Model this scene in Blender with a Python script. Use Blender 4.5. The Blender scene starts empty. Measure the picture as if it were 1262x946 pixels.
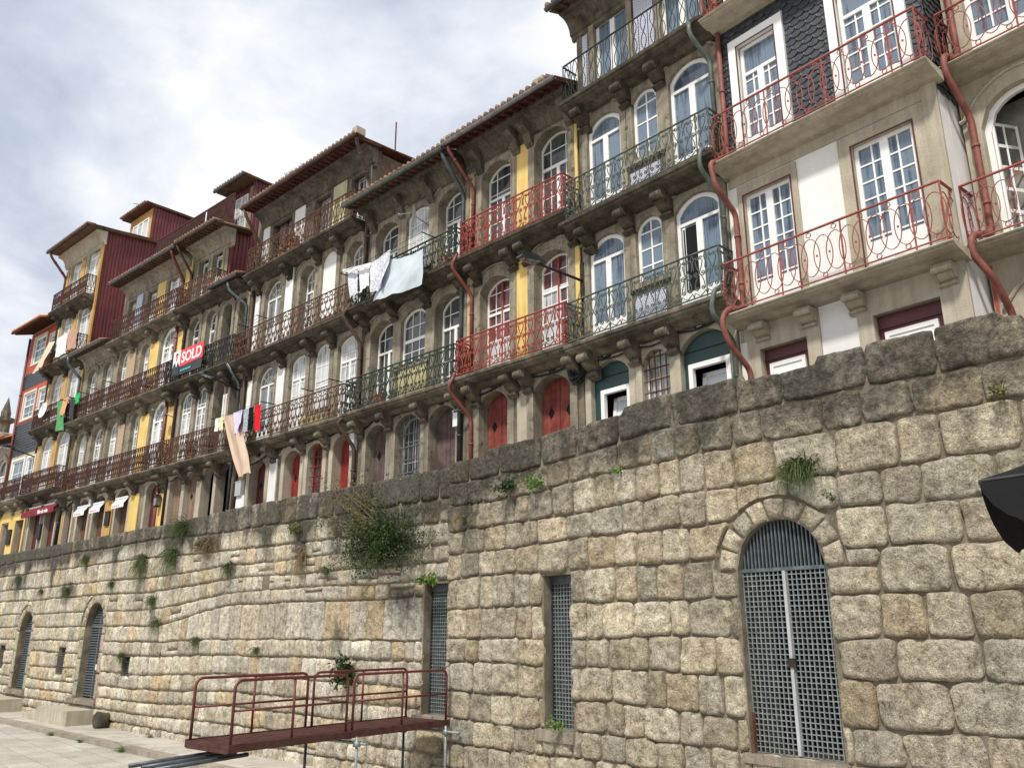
import bpy, bmesh, math, random
from mathutils import Vector, Matrix, noise
from mathutils.geometry import delaunay_2d_cdt
R = math.radians
rnd = random.Random(7)
scn = bpy.context.scene
COL = scn.collection
GZ = 5.6          # level of the upper street behind the quay wall

# ------------------------------------------------------------------ materials
def nt(name):
    m = bpy.data.materials.new(name); m.use_nodes = True
    t = m.node_tree; b = t.nodes['Principled BSDF']
    return m, t, b
def N(t, typ, **kw):
    n = t.nodes.new(typ)
    for k, v in kw.items():
        if k in n.inputs: n.inputs[k].default_value = v
        else: setattr(n, k, v)
    return n
def ramp(t, src, stops):
    r = t.nodes.new('ShaderNodeValToRGB')
    e = r.color_ramp.elements
    while len(e) < len(stops): e.new(0.5)
    for el, (p, c) in zip(e, stops):
        el.position = p; el.color = (*c, 1) if len(c) == 3 else c
    t.links.new(src, r.inputs[0]); return r
def mixc(t, mode, fac, a, b):
    m = t.nodes.new('ShaderNodeMix'); m.data_type = 'RGBA'; m.blend_type = mode
    for s, v in ((0, fac), (6, a), (7, b)):
        if hasattr(v, 'is_linked'): t.links.new(v, m.inputs[s])
        elif s == 0: m.inputs[0].default_value = v
        else: m.inputs[s].default_value = (*v, 1)
    return m.outputs[2]
def g3(v): return (v, v, v)
def weathered(name, c1, c2, scale=2.5, rough=.85, bump=.25, bscale=45, streak=0., speck=0., c3=None, metal=0, spec=.3, low=.35, high=.65, dist=.02):
    m, t, b = nt(name); L = t.links
    co = N(t, 'ShaderNodeTexCoord')
    n1 = N(t, 'ShaderNodeTexNoise', Scale=scale, Detail=8., Roughness=.65)
    L.new(co.outputs['Object'], n1.inputs['Vector'])
    c = ramp(t, n1.outputs['Fac'], [(low, c1), (high, c2)]).outputs[0]
    if streak:
        mp = N(t, 'ShaderNodeMapping'); mp.inputs['Scale'].default_value = (7, 7, .5)
        L.new(co.outputs['Object'], mp.inputs['Vector'])
        n2 = N(t, 'ShaderNodeTexNoise', Scale=1., Detail=6., Roughness=.7); L.new(mp.outputs[0], n2.inputs['Vector'])
        k = ramp(t, n2.outputs['Fac'], [(.38, g3(1)), (.72, g3(1 - streak))]).outputs[0]
        c = mixc(t, 'MULTIPLY', 1., c, k)
    if c3:
        n4 = N(t, 'ShaderNodeTexNoise', Scale=scale * 3.1, Detail=7., Roughness=.7); L.new(co.outputs['Object'], n4.inputs['Vector'])
        k = ramp(t, n4.outputs['Fac'], [(.55, g3(0)), (.68, g3(1))]).outputs[0]
        c = mixc(t, 'MIX', k, c, c3)
    if speck:
        n3 = N(t, 'ShaderNodeTexNoise', Scale=90., Detail=3., Roughness=.8); L.new(co.outputs['Object'], n3.inputs['Vector'])
        k = ramp(t, n3.outputs['Fac'], [(.35, g3(1 - speck)), (.6, g3(1 + speck * .25))]).outputs[0]
        c = mixc(t, 'MULTIPLY', 1., c, k)
    L.new(c, b.inputs['Base Color'])
    b.inputs['Roughness'].default_value = rough; b.inputs['Metallic'].default_value = metal
    b.inputs['Specular IOR Level'].default_value = spec
    if bump:
        n5 = N(t, 'ShaderNodeTexNoise', Scale=bscale, Detail=6., Roughness=.65); L.new(co.outputs['Object'], n5.inputs['Vector'])
        bp = N(t, 'ShaderNodeBump', Strength=bump, Distance=dist); L.new(n5.outputs['Fac'], bp.inputs['Height'])
        L.new(bp.outputs[0], b.inputs['Normal'])
    return m
def masonry_mat(name, mult=1.):
    m, t, b = nt(name); L = t.links
    co = N(t, 'ShaderNodeTexCoord')
    at = N(t, 'ShaderNodeAttribute', attribute_name='tint')
    gr = N(t, 'ShaderNodeAttribute', attribute_name='grime')
    n0 = N(t, 'ShaderNodeTexNoise', Scale=1.7, Detail=8., Roughness=.65); L.new(co.outputs['Object'], n0.inputs['Vector'])
    c = mixc(t, 'MULTIPLY', 1., at.outputs['Color'], ramp(t, n0.outputs['Fac'], [(.3, (.7, .66, .6)), (.5, (1, 1, 1)), (.75, (1.12, 1.06, .95))]).outputs[0])
    # ochre iron staining
    n1 = N(t, 'ShaderNodeTexNoise', Scale=3.3, Detail=7., Roughness=.7); L.new(co.outputs['Object'], n1.inputs['Vector'])
    k = ramp(t, n1.outputs['Fac'], [(.54, g3(0)), (.78, g3(.5))]).outputs[0]
    c = mixc(t, 'MIX', k, c, (.36 * mult, .25 * mult, .12 * mult))
    # pale lime blooms
    n6 = N(t, 'ShaderNodeTexNoise', Scale=5.7, Detail=9., Roughness=.75); L.new(co.outputs['Object'], n6.inputs['Vector'])
    k = ramp(t, n6.outputs['Fac'], [(.56, g3(0)), (.72, g3(.5))]).outputs[0]
    c = mixc(t, 'MIX', k, c, (.50 * mult, .46 * mult, .38 * mult))
    nb = N(t, 'ShaderNodeTexNoise', Scale=8., Detail=9., Roughness=.72, Distortion=.4); L.new(co.outputs['Object'], nb.inputs['Vector'])
    c = mixc(t, 'MULTIPLY', 1., c, ramp(t, nb.outputs['Fac'], [(.32, (.36, .33, .29)), (.46, (.84, .83, .80)), (.58, (1.14, 1.13, 1.09)), (.70, (1.5, 1.47, 1.38))]).outputs[0])  # mottling; its extremes stand in for highlights and shaded hollows
    npit = N(t, 'ShaderNodeTexNoise', Scale=34., Detail=4., Roughness=.7); L.new(co.outputs['Object'], npit.inputs['Vector'])
    c = mixc(t, 'MULTIPLY', 1., c, ramp(t, npit.outputs['Fac'], [(.34, g3(.38)), (.42, g3(1.))]).outputs[0])  # pit shade painted in by colour alone
    # granite grains, spread widened to paint in stone highlights
    n2 = N(t, 'ShaderNodeTexNoise', Scale=70., Detail=5., Roughness=.85); L.new(co.outputs['Object'], n2.inputs['Vector'])
    c = mixc(t, 'MULTIPLY', 1., c, ramp(t, n2.outputs['Fac'], [(.30, g3(.20)), (.46, g3(.88)), (.62, g3(1.4))]).outputs[0])
    v = N(t, 'ShaderNodeTexNoise', Scale=26., Detail=4., Roughness=.7); L.new(co.outputs['Object'], v.inputs['Vector'])
    c = mixc(t, 'MULTIPLY', 1., c, ramp(t, v.outputs['Fac'], [(.3, g3(.62)), (.5, g3(1.)), (.7, g3(1.1))]).outputs[0])
    # dark lichen / soot driven by grime attribute and noise
    n3 = N(t, 'ShaderNodeTexNoise', Scale=4.5, Detail=10., Roughness=.78); L.new(co.outputs['Object'], n3.inputs['Vector'])
    ad = N(t, 'ShaderNodeMath', operation='ADD'); L.new(gr.outputs['Fac'], ad.inputs[0]); L.new(n3.outputs['Fac'], ad.inputs[1])
    k = ramp(t, ad.outputs[0], [(.55, g3(0)), (1.12, g3(.9))]).outputs[0]
    n4 = N(t, 'ShaderNodeTexNoise', Scale=14., Detail=6.); L.new(co.outputs['Object'], n4.inputs['Vector'])
    dk = ramp(t, n4.outputs['Fac'], [(.35, (.022, .02, .016)), (.6, (.07, .064, .052)), (.72, (.12, .115, .095))]).outputs[0]
    c = mixc(t, 'MIX', k, c, dk)
    L.new(c, b.inputs['Base Color']); b.inputs['Roughness'].default_value = .92; b.inputs['Specular IOR Level'].default_value = .2
    a2 = N(t, 'ShaderNodeMath', operation='MULTIPLY_ADD'); a2.inputs[1].default_value = .45
    L.new(n2.outputs['Fac'], a2.inputs[0]); L.new(v.outputs['Fac'], a2.inputs[2])
    v2_ = N(t, 'ShaderNodeTexNoise', Scale=11., Detail=6., Roughness=.7); L.new(co.outputs['Object'], v2_.inputs['Vector'])
    a3 = N(t, 'ShaderNodeMath', operation='MULTIPLY_ADD'); a3.inputs[1].default_value = 1.6; L.new(v2_.outputs['Fac'], a3.inputs[0]); L.new(a2.outputs[0], a3.inputs[2])
    bp = N(t, 'ShaderNodeBump', Strength=.9, Distance=.045); L.new(a3.outputs[0], bp.inputs['Height'])
    L.new(bp.outputs[0], b.inputs['Normal'])
    return m
def pane_mat(name, ca, cb, fold=14., rough=.05, horiz=0.):
    """opaque pane: curtain folds, room darkness and sky reflection put into its colour"""
    m, t, b = nt(name); L = t.links
    co = N(t, 'ShaderNodeTexCoord')
    mp = N(t, 'ShaderNodeMapping'); mp.inputs['Scale'].default_value = (fold, fold, .7)
    L.new(co.outputs['Object'], mp.inputs['Vector'])
    n = N(t, 'ShaderNodeTexNoise', Scale=1., Detail=3., Roughness=.6); L.new(mp.outputs[0], n.inputs['Vector'])
    n2 = N(t, 'ShaderNodeTexNoise', Scale=.75, Detail=4., Roughness=.7); L.new(co.outputs['Object'], n2.inputs['Vector'])
    ad = N(t, 'ShaderNodeMath', operation='ADD'); L.new(n.outputs['Fac'], ad.inputs[0]); L.new(n2.outputs['Fac'], ad.inputs[1])
    L.new(ramp(t, ad.outputs[0], [(.82, ca), (1.14, cb)]).outputs[0], b.inputs['Base Color'])
    b.inputs['Roughness'].default_value = .7
    b.inputs['Specular IOR Level'].default_value = .2
    b.inputs['Coat Weight'].default_value = 1.; b.inputs['Coat Roughness'].default_value = rough; b.inputs['Coat IOR'].default_value = 1.5
    return m
def tile_mat(name, a, bcol, k=30.):
    m, t, b = nt(name); L = t.links
    co = N(t, 'ShaderNodeTexCoord'); sp = N(t, 'ShaderNodeSeparateXYZ'); L.new(co.outputs['Object'], sp.inputs[0])
    outs = []
    for ax in (0, 2):
        mu = N(t, 'ShaderNodeMath', operation='MULTIPLY'); mu.inputs[1].default_value = k; L.new(sp.outputs[ax], mu.inputs[0])
        s = N(t, 'ShaderNodeMath', operation='SINE'); L.new(mu.outputs[0], s.inputs[0]); outs.append(s)
    pr = N(t, 'ShaderNodeMath', operation='MULTIPLY'); L.new(outs[0].outputs[0], pr.inputs[0]); L.new(outs[1].outputs[0], pr.inputs[1])
    ab = N(t, 'ShaderNodeMath', operation='ABSOLUTE'); L.new(pr.outputs[0], ab.inputs[0])
    L.new(ramp(t, ab.outputs[0], [(0., bcol), (.18, a), (.45, a), (.5, bcol), (.75, bcol), (.8, a)]).outputs[0], b.inputs['Base Color'])
    b.inputs['Roughness'].default_value = .35
    return m
def leaf_mat(name, c1, c2):
    m, t, b = nt(name); L = t.links
    co = N(t, 'ShaderNodeTexCoord')
    n = N(t, 'ShaderNodeTexNoise', Scale=7., Detail=4., Roughness=.7); L.new(co.outputs['Object'], n.inputs['Vector'])
    L.new(ramp(t, n.outputs['Fac'], [(.35, c1), (.65, c2)]).outputs[0], b.inputs['Base Color'])
    b.inputs['Roughness'].default_value = .6; b.inputs['Specular IOR Level'].default_value = .25
    return m

M = {}
M['granite'] = weathered('granite', (.215, .185, .138), (.40, .352, .27), 1.4, .9, .5, 40, streak=.5, speck=.35, c3=(.10, .085, .065))
M['granite_light'] = weathered('granite_light', (.40, .35, .265), (.53, .475, .375), 1.6, .9, .35, 40, streak=.3, speck=.3)
M['granite_dark'] = weathered('granite_dark', (.05, .043, .032), (.15, .125, .09), 2., .92, .6, 30, streak=.5, speck=.4, c3=(.03, .027, .02))  # dirty stone; on balcony slabs it also paints in underside shade
M['granite_mid'] = weathered('granite_mid', (.115, .098, .071), (.29, .25, .187), 1.6, .92, .6, 35, streak=.6, speck=.4, c3=(.055, .047, .036))
M['white_wall'] = weathered('white_wall', (.68, .67, .645), (.79, .785, .77), .8, .8, .12, 25, streak=.06)
M['white_dirty'] = weathered('white_dirty', (.55, .53, .48), (.74, .72, .68), 1.2, .8, .15, 25, streak=.3)
M['yellow'] = weathered('yellow', (.64, .45, .14), (.77, .57, .21), 1.2, .75, .15, 30, streak=.25)
M['ochre'] = weathered('ochre', (.46, .25, .07), (.60, .36, .12), 1.5, .8, .15, 30, streak=.3)
M['pale_green'] = weathered('pale_green', (.42, .42, .24), (.52, .52, .34), 2., .8, .2, 30, streak=.2)
M['red_paint'] = weathered('red_paint', (.36, .06, .035), (.46, .10, .06), 2., .7, .15, 30, streak=.2)
M['white_wood'] = weathered('white_wood', (.72, .72, .70), (.82, .82, .80), 3., .45, .05, 30, spec=.5)
M['cream_wood'] = weathered('cream_wood', (.52, .48, .38), (.66, .62, .52), 3., .6, .1, 30)
M['burg'] = weathered('burgundy_wood', (.075, .012, .015), (.11, .02, .022), 2., .5, .15, 30, spec=.5)
M['red_wood'] = weathered('red_wood', (.21, .022, .016), (.31, .042, .03), 2.5, .55, .3, 30, streak=.35)
M['red_wood_worn'] = weathered('red_wood_worn', (.16, .03, .024), (.30, .075, .055), 3., .75, .3, 30, streak=.5)
M['grey_wood'] = weathered('grey_wood', (.085, .055, .052), (.17, .12, .115), 3., .85, .4, 30, streak=.5)
M['brown_wood'] = weathered('brown_wood', (.10, .05, .03), (.20, .10, .06), 3., .7, .3, 30, streak=.4)
M['tan_wood'] = weathered('tan_wood', (.20, .13, .09), (.30, .2, .15), 3., .8, .3, 30, streak=.4)
M['green_paint'] = weathered('green_paint', (.012, .045, .045), (.02, .06, .058), 2., .45, .08, 30, spec=.5)
M['blue_paint'] = weathered('blue_paint', (.42, .46, .62), (.5, .55, .7), 2., .6, .1, 30)
M['iron_red'] = weathered('iron_red', (.21, .05, .038), (.34, .10, .078), 9., .55, .15, 60, c3=(.16, .05, .03))
M['iron_crimson'] = weathered('iron_crimson', (.22, .032, .024), (.32, .065, .045), 9., .5, .15, 60)
M['iron_green'] = weathered('iron_green', (.035, .05, .042), (.10, .125, .10), 8., .55, .15, 60, c3=(.16, .17, .13))
M['iron_dgreen'] = weathered('iron_dgreen', (.014, .026, .02), (.04, .06, .045), 8., .55, .15, 60)
M['iron_black'] = weathered('iron_black', (.012, .012, .011), (.035, .03, .026), 8., .6, .15, 60)
M['iron_rust'] = weathered('iron_rust', (.05, .025, .017), (.15, .075, .045), 6., .8, .2, 60, c3=(.05, .03, .022))
M['iron_maroon'] = weathered('iron_maroon', (.035, .014, .012), (.10, .04, .03), 6., .7, .2, 60)
M['pipe_red'] = weathered('pipe_red', (.17, .05, .037), (.28, .095, .07), 4., .6, .1, 40, spec=.4, streak=.4, c3=(.11, .045, .03))
M['pipe_dred'] = weathered('pipe_dred', (.11, .024, .017), (.19, .045, .032), 4., .5, .05, 40, spec=.5)
M['pipe_green'] = weathered('pipe_green', (.05, .068, .058), (.115, .14, .12), 4., .5, .05, 40, spec=.5)
M['pipe_brown'] = weathered('pipe_brown', (.05, .03, .025), (.11, .07, .055), 4., .6, .08, 40)
M['slate'] = weathered('slate', (.022, .026, .034), (.052, .057, .068), 5., .5, .2, 50, spec=.5)
M['corr_red'] = weathered('corrugated_red', (.10, .013, .013), (.17, .028, .025), 1.2, .5, .05, 30, streak=.35, spec=.5)
M['soffit_red'] = weathered('soffit_red', (.055, .020, .014), (.13, .045, .03), 3., .8, .2, 30, streak=.3)
M['soffit_brown'] = weathered('soffit_brown', (.07, .04, .025), (.15, .085, .05), 3., .85, .2, 30)
M['roof_tile'] = weathered('roof_tile', (.12, .07, .048), (.27, .165, .115), 3., .9, .4, 30, c3=(.12, .10, .08))
M['roof_orange'] = weathered('roof_orange', (.42, .13, .05), (.55, .22, .10), 3., .85, .4, 30)
M['zinc'] = weathered('zinc', (.16, .165, .17), (.28, .285, .29), 5., .45, .05, 40, metal=.6)
M['zinc_dark'] = weathered('zinc_dark', (.05, .06, .065), (.11, .12, .13), 5., .45, .05, 40, metal=.5)
M['dark'] = weathered('unlit_black', (.004, .004, .004), (.01, .009, .008), 2., .95, 0)  # near-black colour standing in for unlit rooms and hollows
M['pane_blue'] = pane_mat('pane_blue', (.035, .055, .085), (.13, .18, .24))
M['pane_dark'] = pane_mat('pane_dark', (.008, .01, .012), (.06, .065, .07), 5.)
M['pane_grey'] = pane_mat('pane_grey', (.05, .055, .06), (.20, .21, .21), 9.)
M['pane_white'] = pane_mat('pane_white', (.16, .17, .18), (.52, .54, .55), 16.)
M['pane_sky_reflection'] = pane_mat('pane_sky_reflection', (.48, .52, .56), (.62, .66, .70), 2.)  # pale sky reflection painted into the pane colour
M['pane_red'] = pane_mat('pane_red', (.02, .012, .016), (.14, .05, .06), 8.)
M['azulejo'] = tile_mat('azulejo_blue', (.62, .63, .66), (.14, .14, .30), 32.)
M['azulejo_gold'] = tile_mat('azulejo_gold', (.50, .45, .25), (.30, .24, .09), 34.)
M['azulejo_tan'] = tile_mat('azulejo_tan', (.45, .33, .2), (.30, .19, .10), 17.)
M['gable'] = weathered('gable_render', (.10, .07, .045), (.21, .155, .10), 1.6, .92, .5, 25, streak=.4, c3=(.25, .21, .15))
M['granite_cornice'] = weathered('granite_cornice', (.075, .064, .047), (.20, .172, .128), 1.8, .92, .6, 30, streak=.5, speck=.4, c3=(.04, .035, .027))  # dirty stone for eave coves, shade under the eaves put into the colour
M['brick'] = weathered('brick_strip', (.34, .26, .15), (.5, .4, .26), 4., .9, .5, 20)
M['mortar'] = weathered('mortar', (.13, .11, .08), (.25, .215, .16), 3., .95, .6, 30, speck=.3, c3=(.11, .095, .07))  # darkened, crevice shadow between the stones is put into the colour
M['mortar_l'] = weathered('mortar_pale', (.11, .09, .062), (.30, .26, .19), 1.5, .95, .6, 25, speck=.3, c3=(.18, .15, .11))
M['stone'] = masonry_mat('quay_stone')
M['galv'] = weathered('galvanised', (.16, .19, .195), (.29, .325, .33), 12., .5, .05, 40, metal=.35, spec=.5)
M['galv_d'] = weathered('galvanised_dark', (.075, .09, .10), (.15, .175, .19), 8., .5, .05, 40, metal=.35)
M['deck'] = weathered('deck_red', (.045, .018, .015), (.10, .04, .032), 5., .75, .3, 60)
M['rail_red'] = weathered('rail_red', (.085, .014, .014), (.15, .03, .026), 7., .5, .1, 60, spec=.5)
M['pave'] = weathered('pavement_stone', (.36, .33, .28), (.52, .49, .43), 1., .9, .3, 40, speck=.25, c3=(.26, .235, .19))
M['kerb'] = weathered('kerb_stone_shaded', (.22, .19, .145), (.36, .325, .26), 1.5, .9, .4, 40, speck=.3)  # darker than the paving, kerb shadow painted into the tone
M['street'] = weathered('street_stone', (.40, .37, .33), (.55, .52, .48), .7, .85, .3, 30, speck=.2, c3=(.31, .29, .26))
M['upper'] = weathered('upper_street', (.2, .19, .17), (.3, .28, .25), 1., .9, .2, 30)
M['white_plastic'] = weathered('white_plastic', (.66, .67, .68), (.75, .75, .76), 2., .5, 0)
M['grey_plastic'] = weathered('grey_plastic', (.34, .35, .36), (.44, .45, .46), 2., .5, 0)
M['black_plastic'] = weathered('black_plastic', (.012, .012, .013), (.022, .022, .024), 2., .6, .05)
M['black_cloth'] = weathered('black_cloth', (.006, .006, .0065), (.016, .016, .018), 1.5, .7, .15, 250, dist=.002, spec=.15)
def cloth(name, a, b, s=6.): M[name] = weathered(name, a, b, s, .95, .1, 60, spec=.1)
cloth('c_blue', (.45, .52, .56), (.55, .62, .66), .8); cloth('c_white', (.70, .70, .72), (.80, .80, .81))
cloth('c_print', (.36, .38, .52), (.78, .78, .80), 16.); cloth('c_peach', (.48, .36, .27), (.58, .45, .35), .9)
cloth('c_lilac', (.50, .46, .66), (.62, .58, .76)); cloth('c_check', (.12, .16, .22), (.55, .60, .65), 28.); cloth('c_black', (.008, .008, .009), (.015, .015, .016))
cloth('c_red', (.55, .012, .02), (.65, .02, .03)); cloth('c_yellow', (.66, .62, .36), (.72, .69, .45)); cloth('c_green', (.06, .22, .08), (.12, .34, .15)); cloth('c_bgreen', (.02, .36, .10), (.03, .45, .14))
cloth('c_orange', (.62, .30, .16), (.70, .38, .22)); cloth('c_dark', (.035, .037, .042), (.07, .072, .08)); cloth('c_beige', (.56, .47, .33), (.64, .55, .41)); cloth('c_sheer', (.62, .64, .68), (.74, .75, .78)); cloth('c_sheer_d', (.20, .19, .18), (.34, .33, .31), 3.); cloth('c_brown', (.40, .24, .17), (.48, .30, .22))
M['ban_red'] = weathered('banner_red', (.62, .045, .06), (.70, .06, .08), 1., .5, 0); M['ban_dark'] = weathered('banner_dark', (.025, .03, .035), (.04, .045, .05), 1., .5, 0)
M['ban_white'] = weathered('banner_white', (.8, .8, .8), (.85, .85, .85), 1., .5, 0); M['ban_teal'] = weathered('banner_teal', (.10, .42, .48), (.12, .46, .52), 1., .5, 0)
M['skin'] = weathered('banner_skin', (.5, .28, .2), (.55, .32, .24), 1., .6, 0); M['hair'] = weathered('banner_hair', (.03, .02, .015), (.05, .035, .025), 1., .6, 0)
M['awn'] = weathered('awning_cloth', (.16, .012, .022), (.21, .02, .032), 1., .8, .05)
M['leaf'] = leaf_mat('leaf_dark', (.012, .026, .008), (.05, .085, .022)); M['leaf_y'] = leaf_mat('leaf_olive', (.05, .06, .012), (.16, .16, .035))
M['leaf_b'] = leaf_mat('leaf_bright', (.06, .13, .02), (.14, .25, .05)); M['leaf_dry'] = leaf_mat('leaf_dry', (.10, .075, .035), (.24, .17, .09)); M['leaf_g'] = leaf_mat('leaf_grass', (.025, .045, .012), (.09, .12, .03))
M['leaf_rust'] = leaf_mat('leaf_rust', (.16, .06, .025), (.34, .15, .06))
M['stem'] = weathered('stem', (.12, .09, .06), (.22, .18, .13), 4., .9, .2)
M['terracotta'] = weathered('terracotta', (.32, .11, .06), (.42, .16, .09), 4., .85, .1)

# ------------------------------------------------------------------ mesh builder
class MB:
    def __init__(s): s.v = []; s.f = []
    def add(s, vs, fs):
        o = len(s.v); s.v += [tuple(v) for v in vs]; s.f += [tuple(i + o for i in f) for f in fs]
    def box(s, x0, x1, y0, y1, z0, z1):
        s.add([(x, y, z) for x in (x0, x1) for y in (y0, y1) for z in (z0, z1)],
              [(0, 1, 3, 2), (4, 6, 7, 5), (0, 4, 5, 1), (2, 3, 7, 6), (0, 2, 6, 4), (1, 5, 7, 3)])
    def tube(s, pts, r, n=6, closed=False, r2=None):
        P = [Vector(p) for p in pts]; m = len(P)
        if m < 2: return
        vs = []; prev = None
        for i, p in enumerate(P):
            if closed: d = P[(i + 1) % m] - P[i - 1]
            else: d = P[min(i + 1, m - 1)] - P[max(i - 1, 0)]
            if d.length < 1e-9: d = Vector((0, 0, 1))
            d.normalize()
            if prev is None:
                a = Vector((0, 1, 0)) if abs(d.y) < .9 else Vector((1, 0, 0))
                u = d.cross(a).normalized()
            else:
                u = prev - d * prev.dot(d)
                u = u.normalized() if u.length > 1e-6 else d.orthogonal().normalized()
            prev = u; w = d.cross(u)
            rr = r if r2 is None else r + (r2 - r) * i / (m - 1)
            for k in range(n):
                an = 2 * math.pi * (k + .5) / n
                vs.append(p + (u * math.cos(an) + w * math.sin(an)) * rr)
        fs = []
        for i in range(m if closed else m - 1):
            j = (i + 1) % m
            for k in range(n):
                l = (k + 1) % n
                fs.append((i * n + k, i * n + l, j * n + l, j * n + k))
        if not closed: fs += [tuple(range(n - 1, -1, -1)), tuple((m - 1) * n + k for k in range(n))]
        s.add(vs, fs)
    def profile(s, prof, x0, x1):     # (y,z) outline swept along x
        n = len(prof)
        vs = [(x0, y, z) for y, z in prof] + [(x1, y, z) for y, z in prof]
        fs = [(i, (i + 1) % n, n + (i + 1) % n, n + i) for i in range(n)] + [tuple(range(n - 1, -1, -1)), tuple(range(n, 2 * n))]
        s.add(vs, fs)
    def prism(s, poly, y0, y1):       # (x,z) outline pushed along y
        n = len(poly)
        vs = [(x, y0, z) for x, z in poly] + [(x, y1, z) for x, z in poly]
        fs = [(i, n + i, n + (i + 1) % n, (i + 1) % n) for i in range(n)] + [tuple(range(n)), tuple(range(2 * n - 1, n - 1, -1))]
        s.add(vs, fs)
    def fill(s, outer, holes, y0, y1):
        loops = [outer] + holes; pts = []; ed = []
        for lp in loops:
            o = len(pts); n = len(lp); pts += [Vector(p) for p in lp]; ed += [(o + i, o + (i + 1) % n) for i in range(n)]
        vo, eo, fo, *_ = delaunay_2d_cdt(pts, ed, [], 1, 1e-6)
        def inside(c, lp):
            k = False
            for i in range(len(lp)):
                (xa, za), (xb, zb) = lp[i - 1], lp[i]
                if (za > c[1]) != (zb > c[1]) and c[0] < (xb - xa) * (c[1] - za) / (zb - za) + xa: k = not k
            return k
        cen = [((vo[f[0]].x + vo[f[1]].x + vo[f[2]].x) / 3, (vo[f[0]].y + vo[f[1]].y + vo[f[2]].y) / 3) for f in fo]
        fo = [f for f, c in zip(fo, cen) if inside(c, outer) and not any(inside(c, lp) for lp in holes)]
        n = len(vo)
        fs = [tuple(f) for f in fo] + [tuple(n + i for i in reversed(f)) for f in fo]
        s.add([(p.x, y0, p.y) for p in vo] + [(p.x, y1, p.y) for p in vo], fs)
        for lp in loops:
            n = len(lp)
            s.add([(x, y0, z) for x, z in lp] + [(x, y1, z) for x, z in lp], [(i, (i + 1) % n, n + (i + 1) % n, n + i) for i in range(n)])
    def ring(s, a, b, y0, y1):        # between two outlines with the same vertex count (open at the bottom if flagged)
        n = len(a)
        for i in range(n - 1):
            q = [a[i], a[i + 1], b[i + 1], b[i]]
            s.prism(q, y0, y1)
    def build(s, name, m, parent=None, smooth=False, dz=0., recalc=True):
        me = bpy.data.meshes.new(name)
        me.from_pydata([(x, y, z - dz) for x, y, z in s.v], [], s.f)
        if recalc:
            bm = bmesh.new(); bm.from_mesh(me); bmesh.ops.recalc_face_normals(bm, faces=bm.faces); bm.to_mesh(me); bm.free()
        me.materials.append(M[m] if isinstance(m, str) else m)
        if smooth: me.polygons.foreach_set('use_smooth', [True] * len(me.polygons))
        o = bpy.data.objects.new(name, me); COL.objects.link(o)
        if parent is not None: o.parent = parent
        return o
def tag(o, label=None, cat=None, group=None, kind=None):
    for k, v in (('label', label), ('category', cat), ('group', group), ('kind', kind)):
        if v: o[k] = v
    return o
def empty(name, loc, rz=0.):
    e = bpy.data.objects.new(name, None); COL.objects.link(e); e.location = loc; e.rotation_euler = (0, 0, rz); e.empty_display_size = .3
    return e
def recentre(o):
    """put a top-level mesh's origin at its own base"""
    me = o.data; n = len(me.vertices)
    c = [sum(v.co[i] for v in me.vertices) / n for i in range(2)]; z = min(v.co.z for v in me.vertices)
    off = Vector((c[0], c[1], z)); me.transform(Matrix.Translation(-off)); o.location = o.matrix_basis @ off if o.parent is None else off
    return o

# ------------------------------------------------------------------ arches
def arch(x0, x1, zb, zs, rise, n=10, ins=0.):
    x0 += ins; x1 -= ins; c = (x0 + x1) / 2; h = (x1 - x0) / 2
    pts = [(x0, zb)]
    if rise <= 0: pts += [(x0, zs - ins), (x1, zs - ins)]
    else:
        for i in range(n + 1):
            t = -1 + 2 * i / n
            pts.append((c + h * t, zs - ins + rise * (1 - t * t) ** (.5 if rise > .8 * h else .8)))
    pts.append((x1, zb)); return pts
def atop(x0, x1, zs, rise, x):
    if rise <= 0: return zs
    t = max(-1, min(1, (x - (x0 + x1) / 2) / ((x1 - x0) / 2))); return zs + rise * (1 - t * t) ** (.5 if rise > .4 * (x1 - x0) else .8)

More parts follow.
